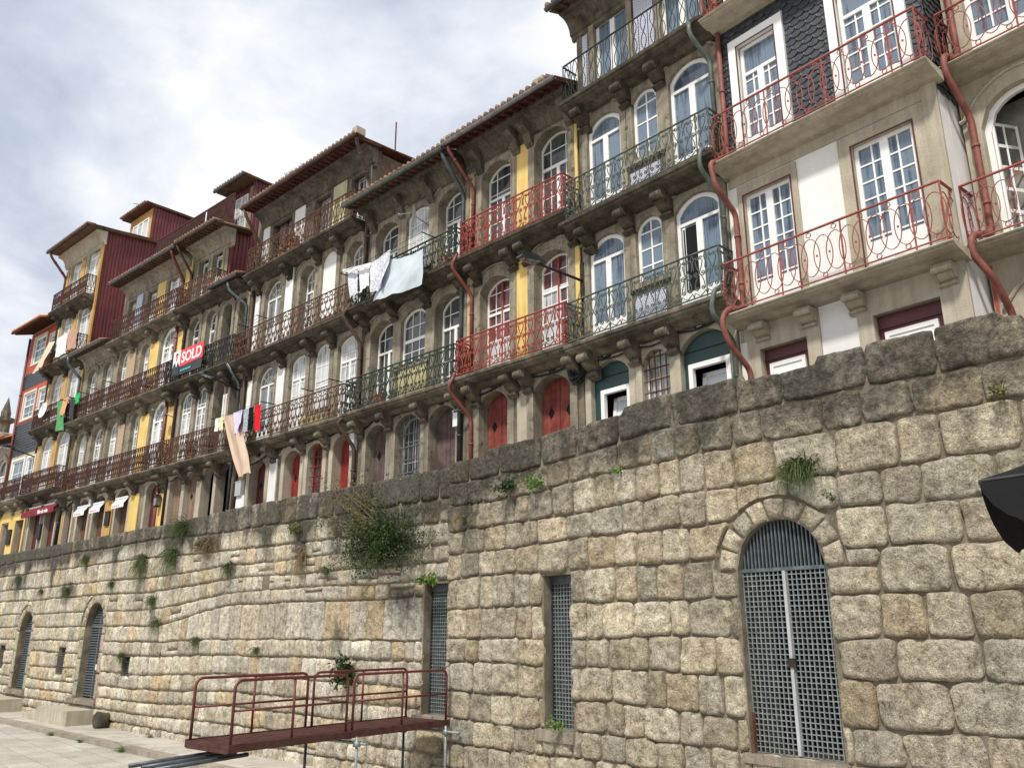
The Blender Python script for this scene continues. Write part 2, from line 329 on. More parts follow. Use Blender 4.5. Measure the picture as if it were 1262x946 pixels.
# ------------------------------------------------------------------ houses
class House:
    def __init__(s, label, X, Y, a, group='riverside houses in the row', name='row_house'):
        r = R(a); s.r = r; s.px = X - .5 * math.sin(r); s.py = Y + .5 * math.cos(r)
        s.e = empty(name, (s.px, s.py, GZ), r); tag(s.e, label, 'house', group); s.k = 0
    def u(s, X): return (X - s.px) / math.cos(s.r)
    def w(s, X, y, z):      # world position of a facade point (X measured on the facade)
        u = s.u(X); return Vector((s.px + u * math.cos(s.r) - y * math.sin(s.r), s.py + u * math.sin(s.r) + y * math.cos(s.r), z))
    def put(s, mb, name, m, parent=None, smooth=False):
        return mb.build(name, m, parent or s.e, smooth, GZ)
    def wall(s, X0, X1, z1, ops, m, z0=GZ - .3, poly=None, th=.34):
        mb = MB(); a, b = s.u(X0) + .012, s.u(X1) - .012
        outer = poly or [(a, z0), (a, z1), (b, z1), (b, z0)]
        mb.fill(outer, [arch(s.u(o['x0']) - .03, s.u(o['x1']) + .03, max(o['zb'], z0 + .05) - (.0 if o['zb'] > GZ + .5 else 0), o['zs'] + .03, o['rise']) for o in ops], 0, th)
        return s.put(mb, 'wall', m)
    def body(s, X0, X1, z1, d=6.5, m='granite_mid', roofm='roof_tile', inner=1.3):
        a, b = s.u(X0) + .012, s.u(X1) - .012
        for xa, xb in ((a, a + .2), (b - .2, b)):
            mb = MB(); mb.box(xa, xb, .35, d, GZ - .3, z1); s.put(mb, 'side_wall', m)
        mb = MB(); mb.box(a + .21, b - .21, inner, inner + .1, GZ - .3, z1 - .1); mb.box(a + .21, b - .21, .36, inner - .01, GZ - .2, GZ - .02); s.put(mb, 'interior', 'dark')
        mb = MB(); mb.box(a + .02, b - .02, d + .003, d + .2, GZ - .3, z1); s.put(mb, 'rear_wall', m)
    def surround(s, o, m='granite', jw=.2, hd=.26, proud=.035, hood=True, sill=None, flare=.06):
        s.k += 1; y0 = -proud - .0015 * (s.k % 9)
        x0, x1 = s.u(o['x0']), s.u(o['x1']); mb = MB()
        inn = arch(x0, x1, o['zb'], o['zs'], o['rise'])
        out = arch(x0 - jw, x1 + jw, o['zb'], o['zs'] + hd, o['rise'])
        mb.ring(out, inn, y0, .33)
        if hood and o['rise'] > 0:
            top = [(x, y0 - .012, z + .02) for x, z in out[1:-1]]
            l, r_ = top[0], top[-1]
            pts = [(l[0] - .10, l[1], l[2] - .05), (l[0] - .03, l[1], l[2] - .035)] + top + [(r_[0] + .03, r_[1], r_[2] - .035), (r_[0] + .10, r_[1], r_[2] - .05)]
            mb.tube(pts, .035, 6)
        if sill is not None and o['zb'] > GZ + 1: mb.box(x0 - jw - .03, x1 + jw + .03, y0 - .05, .30, o['zb'] - .12, o['zb'] + .004)
        return s.put(mb, 'stone_surround', m)
    def window(s, o, cols=(2, 2), rows=(), fm='white_wood', pm='pane_grey', y=.24, fw=.06, mw=.022, transom=None, panel=0, sash=False, fan=False, mid=.085, tpane=True):
        x0, x1, zb, zs, rise = s.u(o['x0']), s.u(o['x1']), o['zb'], o['zs'], o['rise']
        mb = MB(); T = lambda x: atop(x0, x1, zs, rise, x)
        a = arch(x0 + .002, x1 - .002, zb, zs - .002, rise); b = arch(x0, x1, zb, zs, rise, ins=fw)
        mb.ring(a, b, y, y + .07)
        mb.box(x0 + fw, x1 - fw, y + .001, y + .069, zb, zb + fw + panel * .0)
        ztop = transom if transom else None
        if transom: mb.box(x0 + fw - .01, x1 - fw + .01, y - .008, y + .066, transom - .035, transom + .035)
        nl = len(cols); W = (x1 - x0 - 2 * fw)
        lz = zb + fw
        if panel: mb.box(x0 + fw - .005, x1 - fw + .005, y + .012, y + .06, zb + fw - .01, zb + panel)
        for i in range(nl):
            l0 = x0 + fw + W * i / nl; l1 = x0 + fw + W * (i + 1) / nl
            if i > 0:
                zt = (transom if (transom and not tpane) else T(l0)) - .01 if not (transom and tpane) else transom
                mb.box(l0 - mid / 2, l0 + mid / 2, y - .006, y + .064, zb + .01, zt)
            c = cols[i]
            for k in range(1, c):
                xx = l0 + (l1 - l0) * k / c; zt = (transom if (transom and tpane) else T(xx) - fw * .5)
                mb.box(xx - mw / 2, xx + mw / 2, y + .016, y + .05, lz + panel * .9, zt)
        for z in rows:
            # clip to arch
            xs = [x0 + fw * .5 + (x1 - x0 - fw) * i / 24 for i in range(25) if T(x0 + fw * .5 + (x1 - x0 - fw) * i / 24) - fw * .6 > z]
            if len(xs) > 1: mb.box(xs[0], xs[-1], y + .018, y + .052, z - mw / 2, z + mw / 2)
        if sash: mb.box(x0 + fw - .01, x1 - fw + .01, y - .005, y + .063, sash - .035, sash + .035)
        if fan:
            zc = transom; c = (x0 + x1) / 2
            for an in (40, 70, 110, 140):
                d = Vector((math.cos(R(an)), math.sin(R(an)))); t = 0
                while T(c + d.x * t) - fw > zc + d.y * t and abs(d.x * t) < (x1 - x0) / 2 - fw: t += .02
                mb.tube([(c, y + .03, zc), (c + d.x * t, y + .03, zc + d.y * t)], .014, 4)
            mb.tube([(c + .34 * W * math.cos(R(q)), y + .03, zc + .3 * W * math.sin(R(q))) for q in range(0, 181, 20)], .014, 4)
        w = s.put(mb, 'window', fm)
        if pm is None: return w
        pb = MB(); pl = arch(x0 + .01, x1 - .01, zb, zs - .01, rise); pb.prism(pl, y + .034, y + .046)
        s.put(pb, 'pane', pm, w)
        if pm in ('pane_grey', 'pane_dark', 'pane_red') and rnd.random() < .5:
            zc = zb + (zs - zb) * rnd.choice((.45, .55, .68, .8)); k_ = rnd.random(); xa, xb = (x0 + .02, x1 - .02) if k_ < .6 else ((x0 + .02, (x0 + x1) / 2) if k_ < .8 else ((x0 + x1) / 2, x1 - .02))
            cb = MB(); cb.box(xa, xb, y + .030, y + .033, zb + .02, zc); s.put(cb, 'curtain', 'pane_white', w)
        return w
    def door(s, o, m='red_wood', leaves=2, y=.27, holes=False, hz=None, boards=4, frame=True):
        x0, x1, zb, zs, rise = s.u(o['x0']) + .01, s.u(o['x1']) - .01, o['zb'], o['zs'], o['rise']
        T = lambda x: atop(x0, x1, zs - .012, rise, x); mb = MB(); W = (x1 - x0) / leaves
        hz = hz or zs - .25; hbs = []
        for i in range(leaves):
            hb = MB(); hbs.append(hb); l0 = x0 + W * i + .006; l1 = x0 + W * (i + 1) - .006; bw = (l1 - l0) / boards
            for k in range(boards):
                p0 = l0 + bw * k + .003; p1 = l0 + bw * (k + 1) - .003
                mb.prism([(p0, zb), (p0, T(p0)), ((p0 + p1) / 2, T((p0 + p1) / 2)), (p1, T(p1)), (p1, zb)], y + .004 * ((k + i) % 2), y + .06)
            mb.box(l0, l1, y + .008, y + .058, zb, min(T(l0), T(l1)) - .02)
            if holes:
                c = (l0 + l1) / 2; dx, dz = .10, .15
                hb.prism([(c - dx, hz), (c, hz + dz), (c + dx, hz), (c, hz - dz)], y - .006, y + .02)  # dark plate painting the shade of a cut-out, the door stays solid
        d = s.put(mb, 'door', m)
        if holes:
            for hb in hbs: s.put(hb, 'diamond_dark_plate', 'dark', d)
        kb = MB(); kb.tube([((x0 + x1) / 2 + .06, y - .05, zb + 1.25), ((x0 + x1) / 2 + .06, y - .05, zb + 1.4)], .014, 6); kb.box((x0 + x1) / 2 + .04, (x0 + x1) / 2 + .08, y - .04, y + .004, zb + 1.22, zb + 1.26)
        s.put(kb, 'handle', 'iron_black', d)
        return d
    def bars(s, o, m='iron_black', y=.16, nv=4, nh=7):
        x0, x1, zb, zs, rise = s.u(o['x0']), s.u(o['x1']), o['zb'], o['zs'], o['rise']; mb = MB()
        for i in range(1, nv + 1):
            x = x0 + (x1 - x0) * i / (nv + 1); mb.tube([(x, y, zb), (x, y, atop(x0, x1, zs, rise, x))], .017, 5)
        for i in range(nh):
            z = zb + .25 + (zs + rise * .5 - zb - .25) * i / (nh - 1)
            mb.tube([(x0 + .01, y - .02, z), (x1 - .01, y - .02, z)], .016, 5)
        return s.put(mb, 'window_bars', m)
    def panel(s, X0, X1, z0, z1, m, y=-.012, th=.04, name='plaster_panel'):
        mb = MB(); mb.box(s.u(X0), s.u(X1), y - .0005 * (s.k % 7), y + th, z0, z1); s.k += 1
        return s.put(mb, name, m)
    def plate(s, X, z, m='black_plastic', text=None, w=.26, h=.17, y=-.05):
        mb = MB(); x = s.u(X); c = .04
        mb.prism([(x - w / 2 + c, z - h / 2), (x - w / 2, z - h / 2 + c), (x - w / 2, z + h / 2 - c), (x - w / 2 + c, z + h / 2), (x + w / 2 - c, z + h / 2), (x + w / 2, z + h / 2 - c), (x + w / 2, z - h / 2 + c), (x + w / 2 - c, z - h / 2)], y - .02, y + .05)
        p = s.put(mb, 'number_plate', m)
        if text: letters(text, h * .75, p, 'ban_white', (x, y - .024, z - h * .27 - GZ), 'number')
        return p
    def slab(s, X0, X1, zt, m='granite_mid', proj=.62, th=.32, corbels=(), rail=None, cs=1., ends=(True, True)):
        a, b = s.u(X0), s.u(X1); mb = MB(); t = th
        mb.profile([(.05, zt), (-proj, zt), (-proj - .015, zt - .02), (-proj, zt - .26 * t), (-proj + .05, zt - .33 * t), (-proj + .06, zt - .47 * t), (-proj + .17, zt - .65 * t), (-.28, zt - .74 * t), (-.16, zt - t), (.05, zt - t - .03)], a, b)
        o = s.put(mb, 'balcony', m)
        for X in corbels:
            c = MB(); x = s.u(X); n = 14
            pr = [(.04, zt - .2), (-.46, zt - .2)]
            for i in range(n): an = math.pi * (.5 - 1.35 * i / (n - 1)); pr.append((-.42 - .09 * math.cos(an), zt - .33 + .09 * math.sin(an)))
            for i in range(8): t2 = i / 7; pr.append((-.33 + .25 * t2, zt - .42 - .16 * math.sin(t2 * 1.5)))
            for i in range(8): an = math.pi * (.9 - 1.4 * i / 7); pr.append((-.09 - .07 * math.cos(an + 1.6), zt - .66 + .07 * math.sin(an + 1.6) - .03))
            pr.append((.04, zt - .78))
            for (wa, wb, dx) in ((-.12, .12, 0), (-.15, -.125, 0), (.125, .15, 0)):
                c.profile([(yy if yy > 0 else yy * cs, zt - .2 + (zz - zt + .2) * cs) for yy, zz in pr] if cs < 1 else [(min(.04, yy * (1. if abs(wa) < .13 and wb > .1 and wa < 0 and dx == 0 and wb - wa > .1 else .94)), zz) for yy, zz in pr], x + wa, x + wb)
            s.put(c, 'corbel', m, o)
        if rail: s.rail(X0 + rail.get('i0', .07), X1 - rail.get('i1', .07), zt, rail, o, ends)
        return o
    def rail(s, X0, X1, zt, spec, parent, ends=(True, True)):
        h = spec.get('h', 1.05); m = spec['m']; yb = -spec.get('d', .5); kind = spec['kind']; th = spec.get('t', .011)
        a, b = s.u(X0), s.u(X1); z0 = zt + .09; z1 = zt + .05 + h; mb = MB()
        runs = [((a, yb), (b, yb))]
        if ends[0]: runs.append(((a, yb), (a, -.02)))
        if ends[1]: runs.append(((b, yb), (b, -.02)))
        for (p, q) in runs:
            L = math.hypot(q[0] - p[0], q[1] - p[1]); dx, dy = (q[0] - p[0]) / L, (q[1] - p[1]) / L
            f = lambda t, z: (p[0] + dx * t, p[1] + dy * t, z)
            for zz, rr in ((z0, .016), (z1, .024)) + (((z1 - .16, .012),) if kind in ('lyre', 'ornate') else ()): mb.tube([f(0, zz), f(L, zz)], rr, 5)
            cw = CELLW[kind]; n = max(1, round(L / cw)); cw = L / n
            for i in range(n):
                for ln, closed in CELL[kind](cw, z1 - z0, i):
                    mb.tube([f(i * cw + x, z0 + z) for x, z in ln], th, 4, closed)
            for i in range(0, n + 1, max(1, round(1.1 / cw))): mb.tube([f(i * cw, zt - .02), f(i * cw, z1)], .016, 5)
        s.put(mb, 'railing', m, parent)
    def eave(s, X0, X1, ze, out=.85, slope=.36, back=4.5, soffit='soffit_red', tile='roof_tile', gut='zinc_dark', cove=True, rafters=True, endtile=None, corb=(), wallm='granite_cornice', fall=True):
        a, b = s.u(X0), s.u(X1); mb = MB()
        n = max(4, int((b - a) / .055)); rows = [0, 1]
        ys = [-out, back]; vs = []; 
        ny = 14
        for j in range(ny + 1):
            y = -out - .06 + (back + out) * j / ny; z = ze + .1 + (y + out) * slope
            for i in range(n + 1):
                x = a + (b - a) * i / n; ph = (x - a) / .22 * 2 * math.pi
                vs.append((x, y, z + .045 * math.sin(ph) + .02 * noise.noise((x * 2, y, 1))))
        fs = [(j * (n + 1) + i, j * (n + 1) + i + 1, (j + 1) * (n + 1) + i + 1, (j + 1) * (n + 1) + i) for j in range(ny) for i in range(n)]
        mb.add(vs, fs)
        x = a + .05
        while x < b:   # open barrel ends at the eave
            mb.tube([(x, -out - .14, ze + .115), (x, -out + .3, ze + .115 + .4 * slope)], .075, 7); x += .22
        rf = s.put(mb, 'roof', tile, smooth=True)
        sb = MB(); sb.profile([(-out, ze), (-out, ze + .035), (back, ze + .035 + (back + out) * slope), (back, ze + (back + out) * slope)], a, b)
        if rafters:
            x = a + .12
            while x < b - .05:
                sb.profile([(-out + .02, ze - .07), (-out + .02, ze + .002), (.1, ze + .002 + (out + .1) * slope), (.1, ze - .07 + (out + .1) * slope)], x, x + .06); x += .27
        s.put(sb, 'soffit', soffit, rf)
        if cove:
            cb = MB(); zt = ze + out * slope * .55
            pr = [(.05, zt - .75), (-.03, zt - .72), (-.05, zt - .62), (-.1, zt - .60)]
            for i in range(8): an = R(90 * i / 7); pr.append((-.1 - .34 * (1 - math.cos(an)), zt - .60 + .42 * math.sin(an)))
            pr += [(-.5, zt - .17), (-.5, zt - .05), (.05, zt)]
            cb.profile(pr, a + .1, b - .1)
            for X in corb:
                xx = s.u(X); cb.profile([(.04, zt - .3), (-.44, zt - .3), (-.5, zt - .42), (-.4, zt - .52), (-.22, zt - .6), (-.14, zt - .85), (-.05, zt - .95), (.04, zt - .95)], xx - .12, xx + .12)
            s.put(cb, 'cornice', wallm)
        if gut:
            gb = MB(); sec = [(-out - .09 + .075 * math.cos(R(q)), ze + .045 + .075 * math.sin(R(q))) for q in range(180, 361, 22)]
            sec += [(yy * 1. + (.008 if yy < -out - .09 else -.008), zz + .004) for yy, zz in reversed(sec)]
            gb.profile(sec, a - .03, b + .03); s.put(gb, 'gutter', gut, rf)
        return rf
    def pipe(s, pts, m='pipe_red', r=.055, name='downpipe'):
        mb = MB(); P = [Vector((s.u(X), y, z)) for X, y, z in pts]; Q = [P[0]]
        for i in range(1, len(P) - 1):
            A, B, C = P[i - 1], P[i], P[i + 1]; k = min(.14, (A - B).length * .45, (C - B).length * .45)
            p = B + (A - B).normalized() * k; q = B + (C - B).normalized() * k
            for t in (0, .25, .5, .75, 1): Q.append(p.lerp(B, t).lerp(B.lerp(q, t), t))
        Q.append(P[-1]); mb.tube(Q, r, 10)
        for i in range(len(P) - 1):
            if (P[i + 1] - P[i]).length > 1.2:
                for t in (.25, .75):
                    c = P[i].lerp(P[i + 1], t); d = (P[i + 1] - P[i]).normalized() * .025; mb.tube([c - d, c + d], r * 1.22, 10)
        return s.put(mb, name, m, smooth=True)
    def cable(s, pts, r=.018, m='black_plastic'):
        mb = MB(); Q = []
        for i in range(len(pts) - 1):
            (X0, z0), (X1, z1) = pts[i], pts[i + 1]
            for t in range(6):
                f = t / 6; Q.append((s.u(X0 + (X1 - X0) * f), -.09, z0 + (z1 - z0) * f - .10 * math.sin(math.pi * f)))
        Q.append((s.u(pts[-1][0]), -.09, pts[-1][1])); mb.tube(Q, r, 4); return s.put(mb, 'cable', m)
def O(x0, x1, zb, zs, rise=0., **k): return dict(x0=x0, x1=x1, zb=zb, zs=zs, rise=rise, **k)

# railing cell patterns: lists of (polyline, closed) in a w x h cell
def spiral(cx, cy, r, a0, turns, sgn=1, n=14):
    return [(cx + r * (1 - .85 * i / n) * math.cos(a0 + sgn * 2 * math.pi * turns * i / n), cy + r * (1 - .85 * i / n) * math.sin(a0 + sgn * 2 * math.pi * turns * i / n)) for i in range(n + 1)]
def ell(cx, cy, rx, ry, n=20): return [(cx + rx * math.cos(2 * math.pi * i / n), cy + ry * math.sin(2 * math.pi * i / n)) for i in range(n)]
def cell_ellipse(w, h, i):
    out = [(ell(w / 2, h * .47, w * .74, h * .37), True)]
    if i % 2: out.append((ell(w * .5, h * .92, .045, .045, 10), True))
    else: out.append((ell(w * .5, h * .06, .042, .042, 10), True))
    out.append((ell(0, h * .47, .012, .018, 6), True))
    return out
def cell_scroll(w, h, i):
    out = []
    for sg in (0, 1):
        X = (lambda x: x) if sg == 0 else (lambda x: w - x)
        S = []
        for k in range(13):      # large S from a low scroll up to a crossing high scroll
            t = k / 12; S.append((X(w * (.14 + .62 * (.5 - .5 * math.cos(math.pi * t)))), h * (.22 + .6 * t)))
        out.append((S, False))
        out.append(([(X(x), z) for x, z in spiral(w * .28, h * .20, w * .16, math.pi * .9, 1.4, 1)], False))
        out.append(([(X(x), z) for x, z in spiral(w * .64, h * .86, w * .15, 0, 1.3, 1)], False))
        out.append(([(X(x), z) for x, z in spiral(w * .24, h * .52, w * .18, -math.pi * .3, 1.4, -1)], False))
        out.append(([(X(0), h * .02), (X(w * .1), h * .12), (X(w * .3), h * .06), (X(w * .5), h * .02)], False))
        out.append(([(X(w * .08), h * .62), (X(w * .02), h * .76), (X(w * .12), h * .88), (X(w * .02), h * .98)], False))
    return out
def cell_lyre(w, h, i):
    out = []
    for sg in (0, 1):
        X = (lambda x: x) if sg == 0 else (lambda x: w - x)
        S = [(X(w * (.5 - .42 * math.sin(math.pi * k / 10) * (1 if k < 8 else 1))), h * (.18 + .62 * k / 10)) for k in range(11)]
        out.append((S, False)); out.append(([(X(x), z) for x, z in spiral(w * .30, h * .12, w * .2, math.pi * .5, 1.2, 1, 9)], False))
    out.append(([(w * .5, h * .02), (w * .5, h * .98)], False))
    out.append((ell(w * .5, h * .91, w * .3, h * .06, 8), True))
    return out
def cell_ornate(w, h, i):
    out = []
    for sg in (0, 1):
        X = (lambda x: x) if sg == 0 else (lambda x: w - x)
        S = [(X(w * (.04 + .46 * abs(math.cos(math.pi * k / 14 * 1.5)))), h * (.03 + .8 * k / 14)) for k in range(15)]
        out.append((S, False))
        out.append(([(X(x), z) for x, z in spiral(w * .25, h * .36, w * .2, math.pi * .5, 1.3, 1, 10)], False))
        out.append(([(X(x), z) for x, z in spiral(w * .26, h * .68, w * .17, -math.pi * .5, 1.3, -1, 10)], False))
    out.append((ell(w * .5, h * .12, w * .24, h * .07, 9), True)); out.append((ell(w * .5, h * .91, w * .3, h * .055, 8), True))
    return out
def cell_bow(w, h, i):
    return [([(w * .5 + w * .28 * math.sin(2 * math.pi * k / 10), h * k / 10) for k in range(11)], False), ([(w * .5 - w * .28 * math.sin(2 * math.pi * k / 10), h * k / 10) for k in range(11)], False), ([(0, 0), (0, h)], False)]
CELL = dict(ellipse=cell_ellipse, scroll=cell_scroll, lyre=cell_lyre, ornate=cell_ornate, bow=cell_bow)
CELLW = dict(ellipse=.235, scroll=.32, lyre=.19, ornate=.27, bow=.27)
def letters(txt, size, parent, m, loc, name='lettering', bold=.0, rot=(R(90), 0, 0)):
    cu = bpy.data.curves.new(name, 'FONT'); cu.body = txt; cu.size = size; cu.align_x = 'CENTER'; cu.extrude = .002; cu.offset = bold; cu.resolution_u = 3
    t = bpy.data.objects.new('tmp', cu); COL.objects.link(t)
    me = bpy.data.meshes.new_from_object(t); bpy.data.objects.remove(t)
    me.name = name; me.materials.clear(); me.materials.append(M[m])
    o = bpy.data.objects.new(name, me); COL.objects.link(o); o.parent = parent; o.location = loc; o.rotation_euler = rot
    return o
def corr(mb, x, y0, y1, z0, zt, sgn=1, per=.17, amp=.035):
    y = y0; ys = []
    while y < y1 - .001:
        for f, dx in ((0, 0), (.30, 0), (.42, 1), (.88, 1)): ys.append((min(y1, y + per * f), dx))
        y += per
    ys.append((y1, 0)); vs = []
    for yy, dx in ys: vs += [(x + sgn * amp * dx, yy, z0), (x + sgn * amp * dx, yy, zt(yy))]
    mb.add(vs, [(2 * i, 2 * i + 2, 2 * i + 3, 2 * i + 1) for i in range(len(ys) - 1)])
def scales(mb, a, b, z0, z1, f, w=.225, hh=.135):
    """overlapping round-tailed slates; f maps (along, out, z) to xyz"""
    rows = int((z1 - z0) / hh) + 1
    for j in range(rows):
        zt = z0 + j * hh
        n = int((b - a) / w) + 2
        for i in range(n):
            c = a + (i + (.5 if j % 2 else 0)) * w; l = max(a, c - w * .503); r = min(b, c + w * .503)
            if r - l < .03: continue
            jy = rnd.uniform(0, .006); p = []
            for k in range(7):
                an = math.pi * k / 6; x = max(l, min(r, c - w * .503 * math.cos(an))); p.append(f(x, .030 + jy, zt + hh * .62 - hh * .62 * math.sin(an)))
            top = min(z1, zt + hh * 1.55); p += [f(r, .004 + jy * .4, top), f(l, .004 + jy * .4, top)]
            mb.add(p, [tuple(range(9))])

# ------------------------------------------------------------------ house A: white plaster below, slate above
A = House('white plastered house with dark fish-scale slate above and pink-red looped rails', -7.6, 13.03, -4)
opsA = [O(-7.36, -6.34, 8.8, 11.34), O(-5.11, -4.04, 8.8, 11.34), O(-7.2, -6.34, 12.05, 14.72), O(-5.05, -4.04, 12.05, 14.95),
        O(-7.3, -6.34, GZ + .02, 8.12), O(-5.12, -4.02, GZ + .02, 8.14), O(-7.2, -6.34, 15.6, 18), O(-5.05, -4.04, 15.6, 18)]
A.wall(-7.75, -3.58, 18.8, opsA, 'white_wall'); A.body(-7.75, -3.58, 18.75, m='white_wall', d=7)
A.surround(opsA[0], 'granite_light', .14, .24, hood=False); A.surround(opsA[1], 'granite_light', .25, .25, hood=False)
A.panel(-3.82, -3.575, GZ, 12.0, 'granite_light', -.055, .05, 'quoin'); A.panel(-7.7, -3.6, 11.62, 11.9, 'granite_light', -.02, .03, 'stone_band')
A.surround(opsA[4], 'granite_light', .26, .32, hood=False); A.surround(opsA[5], 'granite_light', .27, .32, hood=False)
A.panel(-7.7, -6.08, 8.36, 8.62, 'granite_light', -.022, .03, 'stone_band'); A.panel(-5.39, -3.6, 8.38, 8.62, 'granite_light', -.022, .03, 'stone_band')
for o in (opsA[0], opsA[1]):
    o = dict(o); A.window(o, (2, 2), [9.62 + .33 * k for k in range(1, 5)] + [9.55], 'white_wood', 'pane_blue', .05, .075, .03, panel=.68, mid=.15)
    mb = MB(); a = arch(A.u(o['x0']) - .025, A.u(o['x1']) + .025, 8.8, 11.36, 0); b = arch(A.u(o['x0']) + .0, A.u(o['x1']) - .0, 8.8, 11.335, 0); mb.ring(a, b, -.052, -.036); A.put(mb, 'window_lining', 'burg')
for o in opsA[2:4] + opsA[6:8]:
    A.window(dict(o), (2, 2), [o['zb'] + .85 + .33 * k for k in range(0, 4)], 'white_wood', 'pane_blue', .05, .075, .03, panel=.55, transom=o['zb'] + 2.0, mid=.14)
    mb = MB(); x0, x1 = A.u(o['x0']), A.u(o['x1']); mb.ring(arch(x0 - .2, x1 + .2, o['zb'], o['zs'] + .2, 0), arch(x0 - .02, x1 + .02, o['zb'], o['zs'] + .015, 0), -.075, .03); A.put(mb, 'window_casing', 'white_wood')
    mb = MB(); mb.ring(arch(x0 - .024, x1 + .024, o['zb'], o['zs'] + .02, 0), arch(x0, x1, o['zb'], o['zs'], 0), -.083, -.066); A.put(mb, 'window_lining', 'burg')
for o in opsA[4:6]:
    A.door(o, 'burg', 1, .1, boards=1)
    x0, x1 = A.u(o['x0']), A.u(o['x1']); mb = MB(); mb.ring(arch(x0 + .12, x1 - .12, GZ + .1, 7.83, 0), arch(x0 + .19, x1 - .19, GZ + .1, 7.75, 0), .05, .12); mb.box(x0 + .188, x1 - .188, .07, .11, GZ + .1, 7.752)
    for k in range(9): z = 7.66 - .11 * k; mb.profile([(.07, z), (.045, z - .07), (.07, z - .075)], x0 + .24, x1 - .24)
    A.put(mb, 'door_leaf', 'white_wood'); mb = MB(); mb.box(x0 + .02, x1 - .02, .07, .11, 7.9, 7.925); A.put(mb, 'transom', 'burg')
railA = dict(m='iron_red', kind='ellipse', t=.0092, h=1.0, i0=.1, i1=.1)
A.slab(-7.72, -3.5, 8.77, 'granite_light', .58, .15, (-7.2, -6.25, -5.35, -3.85), railA, cs=.62); A.slab(-7.72, -3.46, 12.0, 'granite_light', .58, .15, (), railA); A.slab(-7.72, -3.46, 15.45, 'granite_light', .58, .15, (), railA)
mb = MB(); sA = lambda x, y, z: (x, -y, z)
us = [(A.u(-7.73), A.u(-7.42), 12.02, 18.7), (A.u(-6.12), A.u(-5.27), 12.02, 18.7), (A.u(-3.82), A.u(-3.58), 12.02, 18.7), (A.u(-7.42), A.u(-6.12), 14.94, 15.5), (A.u(-5.27), A.u(-3.82), 15.17, 15.5)]
for a, b, z0, z1 in us: scales(mb, a, b, z0, z1, sA)
xr = A.u(-3.58) - .008
for X0, X1, z0, z1 in ((-7.73, -7.4, 12.02, 18.7), (-6.14, -5.25, 12.02, 18.7), (-3.84, -3.58, 12.02, 18.7)): A.panel(X0, X1, z0, z1, 'slate', -.002, .002, 'slate_backing')
A.put(mb, 'slate_cladding', 'slate'); mb = MB(); scales(mb, 0, 6.5, 11.7, 18.7, lambda t, y, z: (xr + y, t, z)); A.put(mb, 'side_cladding', 'slate')
A.eave(-7.8, -3.4, 18.75, .6, .4, 6.5, endtile=True, cove=False)
A.pipe([(-7.6, -.1, 18.6), (-7.6, -.1, 12.25), (-7.6, -.42, 12.08), (-7.62, -.7, 11.95), (-7.55, -.66, 11.4), (-7.53, -.1, 11.0), (-7.53, -.1, 9.0), (-7.56, -.6, 8.87), (-7.62, -.72, 8.6), (-7.58, -.6, 8.2), (-7.5, -.1, 7.75), (-7.5, -.1, GZ)], 'pipe_red', .055)

# ------------------------------------------------------------------ house H at the right edge
Hh = House('pale stone house with an arched open casement, cut off at the right edge', -3.5, 13.49, -5)
opsH = [O(-3.2, -1.9, 9.0, 11.1, .55), O(-.9, .3, 9.0, 11.1, .5), O(-3.15, -1.85, 12.3, 14.6, .5), O(-.9, .3, 12.3, 14.6, .5), O(-3.05, -2.0, GZ + .02, 7.75, .4), O(-.8, .3, GZ + .02, 7.75, .4)]
Hh.wall(-3.5, 1.6, 16.6, opsH, 'granite_light'); Hh.body(-3.5, 1.6, 16.55, m='white_wall')
for o in opsH: Hh.surround(o, 'granite_light', .2, .26)
Hh.panel(-3.47, -3.42, GZ, 8.7, 'red_paint'); 
o = opsH[0]; Hh.window(o, (1,), [], 'white_wood', None, .1, .09)
mb = MB(); x0_ = Hh.u(-2.35); mb.box(x0_ - .09, x0_ + .09, .095, .16, 9.1, 11.55); mb.box(x0_ + .08, x0_ + .36, .10, .15, 9.1, 9.7)
for z in (9.7, 10.15, 10.6, 11.05): mb.box(x0_ + .08, x0_ + .36, .11, .14, z, z + .03)
Hh.put(mb, 'closed_casement', 'white_wood'); mb = MB(); mb.box(Hh.u(-3.19), Hh.u(-1.92), .6, .62, 9., 11.7); Hh.put(mb, 'curtain', 'c_sheer_d'); mb = MB(); mb.box(x0_ + .08, x0_ + .37, .12, .13, 9.65, 11.5); Hh.put(mb, 'pane', 'pane_blue'); mb = MB(); x = Hh.u(-3.08)
for xa in (0, .42): mb.box(x - .02 + xa * .5, x + .02 + xa * .5, .12 + xa, .17 + xa, 9.2, 11.2)
for z in (9.2, 9.6, 10., 10.4, 10.8, 11.2): mb.add([(x - .02, .13, z - .03), (x + .19, .55, z - .03), (x + .19, .55, z + .03), (x - .02, .13, z + .03)], [(0, 1, 2, 3)])
mb.add([(x + .07, .34, 9.2), (x + .10, .34, 9.2), (x + .10, .34, 11.2), (x + .07, .34, 11.2)], [(0, 1, 2, 3)])
Hh.put(mb, 'open_casement', 'white_wood')
for o in opsH[1:4]: Hh.window(o, (2, 2), [o['zb'] + .9, o['zb'] + 1.3, o['zb'] + 1.7], 'white_wood', 'pane_blue', .1, .09, .03, panel=.6, transom=o['zs'] - .1)
for o in opsH[4:]: Hh.door(o, 'burg', 2, .15)
Hh.slab(-3.62, 1.6, 8.93, 'granite_light', .58, .15, (-1.5, .9), railA); Hh.slab(-3.55, 1.6, 12.2, 'granite_light', .58, .15, (), railA)
